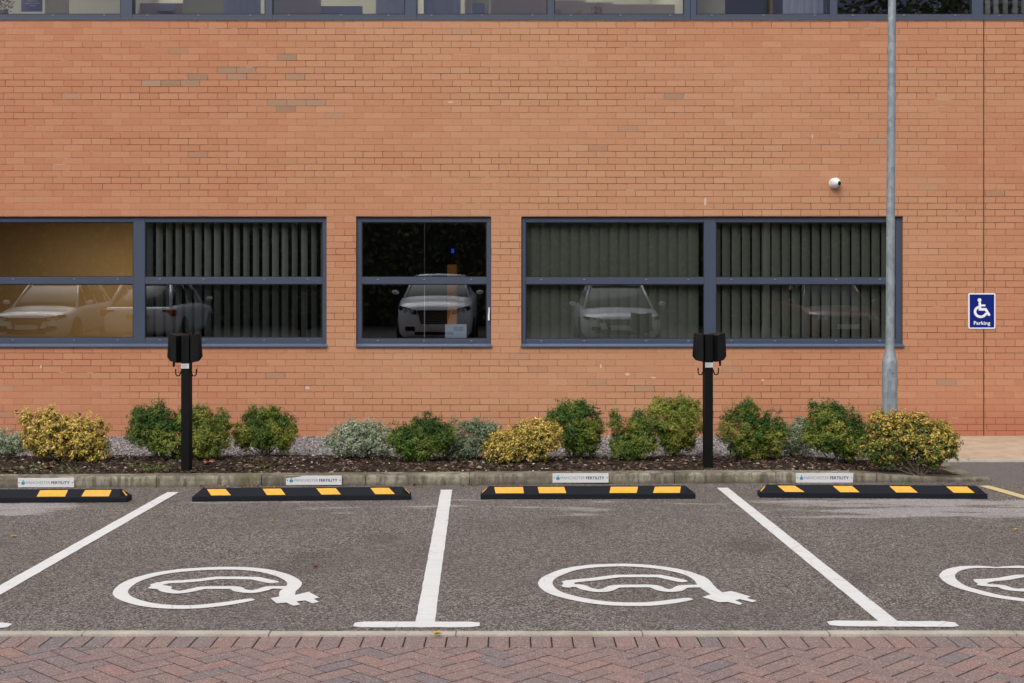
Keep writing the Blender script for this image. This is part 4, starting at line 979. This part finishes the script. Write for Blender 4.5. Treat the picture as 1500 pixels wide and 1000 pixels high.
# ------------------------------------------------------------------ behind the camera: what the glass reflects
def car_paint(name, col):
    n = NT(name); n.set(col, .3, 0, .5); n.b.inputs['Coat Weight'].default_value = .6; n.b.inputs['Coat Roughness'].default_value = .08; return n.mat
MAT['car_glass'] = plain('dark_car_glass', (.01,.012,.014), .10, 0, .1, 2, .25); MAT['chrome'] = plain('chrome', (.6,.6,.6), .2, 1); MAT['tyre'] = plain('tyre', (.02,.02,.02), .85)
MAT['lampglass'] = plain('lamp_glass', (.45,.47,.5), .15); MAT['tail'] = plain('tail_lamp', (.35,.01,.01), .2)
def car(x, y, rz, col, H, label, hood=.62, W=1.8, L=4.35, rear=False):
    rt = empty('parked_car', (x, y, -.03), rz, label, 'car', 'cars parked behind the photographer'); pm = car_paint('car_paint', col); k = H/1.5; hw = W/2
    hz = .80*k if H < 1.55 else 1.0
    st = [(2.20,.30,hz*.62,.66,.0),(2.17,.24,hz*.80,.78,.0),(2.10,.20,hz*.88,.86,.01),(1.95,.19,hz*.95,.93,.02),(1.70,.19,hz*1.0,.97,.03),(1.3,.19,hz*1.05,.99,.035),(.95,.19,hz*1.10,1.0,.03),(.4,.2,hz*1.14,1.0,.0),(0,.2,hz*1.15,1.0,.0),(-1.2,.2,hz*1.17,1.0,.0),(-1.8,.22,hz*1.16,.97,.0),(-2.05,.26,hz*1.10,.92,.0),(-2.15,.30,hz*.98,.86,0),(-2.18,.36,hz*.8,.8,0)]
    rings = []
    for yy, zb, zt, wk, cr in st:
        w_ = hw*wk; half = [(.35*w_, zb), (.88*w_, zb+.01), (.97*w_, zb+.10), (w_, zb+(zt-zb)*.45), (w_, zt-.16), (w_*.975, zt-.08), (w_*.92, zt-.025), (w_*.82, zt), (w_*.45, zt+cr), (0, zt+cr*1.3)]
        rings.append([(u, yy, z) for u, z in half]+[(-u, yy, z) for u, z in half[-2::-1]])
    MB().loft(rings).build('body', pm, rt, smooth=True, angle=42)
    zb = hz*1.10; zr = H-.02; gh = [(.98,zb-.02,.86,.80,zb),(.25,zb,.88,.66,zr-.03),(-.4,zb,.88,.64,zr),(-1.35,zb,.88,.62,zr-.06),(-1.95,zb,.84,.66,zb+.05)]
    rings = [[(hw*a,yy,z0),(hw*(a*.6+b*.4),yy,z0+(z1-z0)*.55),(hw*b,yy,z1),(0,yy,z1+.02),(-hw*b,yy,z1),(-hw*(a*.6+b*.4),yy,z0+(z1-z0)*.55),(-hw*a,yy,z0)] for yy,z0,a,b,z1 in gh]
    MB().loft(rings).build('window_glass', MAT['car_glass'], rt, smooth=True, angle=50)
    rings = [[(hw*b*1.01,yy,z1-.02),(hw*b*.9,yy,z1+.025),(0,yy,z1+.045),(-hw*b*.9,yy,z1+.025),(-hw*b*1.01,yy,z1-.02)] for yy,z0,a,b,z1 in gh[1:4]]
    MB().loft(rings).build('roof', pm, rt, smooth=True)
    for s in (-1, 1):
        for i in (1, 2, 3):
            MB().tube([(s*hw*gh[i][2], gh[i][0]-(.15 if i == 2 else 0), gh[i][1]), (s*hw*gh[i][3], gh[i][0], gh[i][4])], .028, 6).build('pillar', pm, rt, smooth=True)
        MB().tube([(s*hw*.86, gh[0][0], gh[0][1]+.01), (s*hw*.66, gh[1][0], gh[1][4])], .034, 6).build('pillar', pm, rt, smooth=True)
        MB().tube([(s*hw*.64, gh[3][0], gh[3][4]), (s*hw*.80, gh[4][0], gh[4][1])], .045, 6).build('pillar', pm, rt, smooth=True)
        mr = MB().loft([[(s*(hw+dx), .72+dy*.5, zb+.10+dz) for dx, dz in ((.0, -.05), (.2, -.06), (.23, .03), (.18, .08), (.02, .06))] for dy in (-.09, .09)])
        mr.build('mirror', pm, rt, smooth=True, sub=1)
        o2 = [(.46, 2.19, .74), (.80, 2.10, .78), (.93, 1.98, .86), (.90, 1.98, .93), (.78, 2.09, .91), (.46, 2.18, .84)]
        rg = [[(s*hw*a_, y_+d_, hz*z_) for a_, y_, z_ in o2] for d_ in (-.12, .018)]
        hl = MB().loft(rg).build('headlight', MAT['gasket'], rt)
        for a_, y_ in ((.58, 2.18), (.74, 2.135)):
            lathe_m([(.001, .0), (.055, 0), (.05, .02), (.001, .024)], Matrix.Translation((s*hw*a_, y_, hz*.82)) @ Matrix.Rotation(R(-90), 4, 'X'), 14).build('lamp_lens', MAT['lampglass'], hl, smooth=True, angle=40)
        MB().box(s*hw*.62-.11, s*hw*.62+.11, 2.10, 2.20, .36, .46).build('fog_light', MAT['gasket'], rt)
        MB().box(s*hw*.80-.16, s*hw*.80+.16, -2.15, -1.95, hz*.86, hz*1.05).build('tail_light', MAT['tail'], rt, bevel=.02)
        for yy in (1.32, -1.32):
            w_ = MB(); M = Matrix.Translation((s*(hw-.10), yy, .33)) @ Matrix.Rotation(R(90), 4, 'Y')
            w_ = lathe_m([(.20,-.11),(.30,-.12),(.33,-.08),(.335,0),(.33,.08),(.30,.12),(.20,.11)], M).build('wheel', MAT['tyre'], rt, smooth=True)
            lathe_m([(.01,-.06),(.10,-.10),(.22,-.115),(.22,.115),(.10,.10),(.01,.06)], M, 16).build('rim', MAT['chrome'], w_, smooth=True, angle=30)
    gr = MB().extr([(-hw*.34, hz*.52), (hw*.34, hz*.52), (hw*.44, hz*.84), (-hw*.44, hz*.84)], 2.10, 2.212).build('grille', MAT['gasket'], rt)
    for i in range(5): MB().box(-hw*(.345+.018*i), hw*(.345+.018*i), 2.212, 2.22, hz*(.55+.055*i), hz*(.562+.055*i)).build('grille_bar', MAT['chrome'], gr)
    MB().box(-hw*.5, hw*.5, 2.10, 2.206, .27, .34).build('lower_intake', MAT['gasket'], rt)
    MB().box(-.26, .26, 2.212, 2.226, .38, .49).build('number_plate', MAT['plate'], rt)
    MB().box(-.26, .26, -2.20, -2.15, .62, .73).build('number_plate', MAT['yellow'], rt)
    return rt
cy = -2.0
car(-1.80, cy, 0, (.80,.82,.86), 1.62, 'white car seen mirrored in the square window')
car(2.55, cy, 0, (.60,.62,.66), 1.40, 'grey sports car seen mirrored in the widest window', W=1.92)
car(-11.3, cy-.2, 0, (.75,.75,.74), 1.45, 'white coupe seen mirrored in the ochre left pane')
car(-8.75, cy-.3, R(180), (.70,.71,.72), 1.50, 'white hatchback seen from behind, mirrored next to the coupe')
car(7.9, cy-.5, 0, (.12,.02,.018), 1.45, 'dark red car mirrored in the right bay of the widest window')
# hedge added to darken the reflections, and trees
hd = MB(); tt = []; rs = random.Random(11)
for _ in range(18000):
    x = rs.uniform(-26, 26); z = rs.uniform(0, 3.75+.3*math.sin(x*1.3)+.2*math.sin(x*4.1)); random.seed(rs.random())
    add_leaf(hd, Vector((x, -8.2+rs.gauss(0, .22), z)), Vector((rs.gauss(0, .6), 1, rs.gauss(.4, .6))).normalized(), rs.uniform(.12, .26), .6); q_ = rs.random(); tt += [q_, q_]
ho = empty('hedge', (0, -8.4, 0), 0, 'tall dark hedge added behind the parked cars to darken the reflections', 'hedge')
o = hd.build('foliage', MAT['leaf_tree'], ho, attr=tt); o.location = (0, 8.4, 0)
MB().box(-26, 26, -.8, .1, 0, 3.3).build('opaque_core', MAT['bark'], ho)  # solid box that stops sky showing through the leaves in the glass
def tree_proto():
    rt = empty('broadleaf_tree', (0, 0, 0)); rs = random.Random(4); t = MB(); tips = []
    t.tube([(0,0,-.2),(.05,.02,1.6),(.0,.1,3.4),(.1,0,5.5)], [.24,.19,.15,.08], 9)
    for i in range(16):
        z0 = rs.uniform(2.0, 5.4); a_ = i*2.4; l = rs.uniform(1.6, 2.9)*(1.15-z0/9); e_ = Vector((math.cos(a_)*l, math.sin(a_)*l, z0+rs.uniform(.9, 2.4)))
        p0 = Vector((0, 0, z0)); mid = p0.lerp(e_, .5)+Vector((0, 0, -.15)); t.tube([p0, mid, e_], [.08, .05, .015], 6); tips += [e_, mid.lerp(e_, .5)]
        for _ in range(3):
            f = mid.lerp(e_, rs.random())+Vector((rs.gauss(0, .1), rs.gauss(0, .1), 0)); g_ = f+Vector((rs.gauss(0, .6), rs.gauss(0, .6), rs.uniform(.2, .9))); t.tube([f, g_], [.025, .008], 4); tips.append(g_)
    t.build('trunk', MAT['bark'], rt)
    m = MB(); tt = []
    for p in tips:
        for _ in range(150):
            o_ = Vector((rs.gauss(0, .42), rs.gauss(0, .42), rs.gauss(0, .36))); random.seed(rs.random())
            add_leaf(m, p+o_, Vector((rs.gauss(0, 1), rs.gauss(0, 1), 1)).normalized(), rs.uniform(.13, .27), .6); q_ = rs.random(); tt += [q_, q_]
    m.build('crown', MAT['leaf_tree'], rt, attr=tt); return rt
tp = tree_proto()
spots = [(-16,-14,.80),(-10.5,-16,.78),(-5.5,-15,.82),(-1.0,-17,.75),(3.2,-14.5,.80),(8.2,-15,.86),(14.0,-13.5,1.50),(17.6,-15,1.55),(-21,-15,.85),(24,-14,1.0)]
for i, (x, y, s_) in enumerate(spots):
    r_ = tp if i == 0 else tp.copy()
    if i:
        C.objects.link(r_)
        for ch in [c for c in tp.children]:
            c_ = ch.copy(); c_.parent = r_; C.objects.link(c_)
    r_.location = (x, y, 0); r_.scale = (s_, s_, s_); r_.rotation_euler = (0, 0, i*1.7)
    tag(r_, 'dark leafy tree behind the hedge, seen only as a reflection in the glass', 'tree', 'trees behind the hedge')

# invented block, added to keep the bright low sky out of the reflections
ob = empty('reflection_backdrop', (0, -40, 0), 0, 'added blue-grey block hiding the bright sky from the mirrored view', 'building')
MAT['backdrop'] = plain('backdrop_blue_grey', (.50,.52,.78), .8, 0, .10, .3, .2)  # lavender tone gives the panes the veil of a dimmer sky
oo = MB().box(-55, 55, -12, 0, 0, 21).build('backdrop_slab', MAT['backdrop'], ob)
for fl in range(1, 5):  # dark rows so the added block does not read as a plain box
    for i in range(-9, 10):
        x = i*5.6
        wo = MB().box(x-1.9, x+1.9, .0, .06, fl*4.3-2.2, fl*4.3-.4).build('window', MAT['frame_lit'], ob)
        MB().box(x-1.75, x+1.75, .061, .075, fl*4.3-2.05, fl*4.3-.55).build('pane', MAT['dimglass'] if 'dimglass' in MAT else MAT.setdefault('dimglass', plain('dark_far_glass', (.02,.022,.03), .3)), wo)
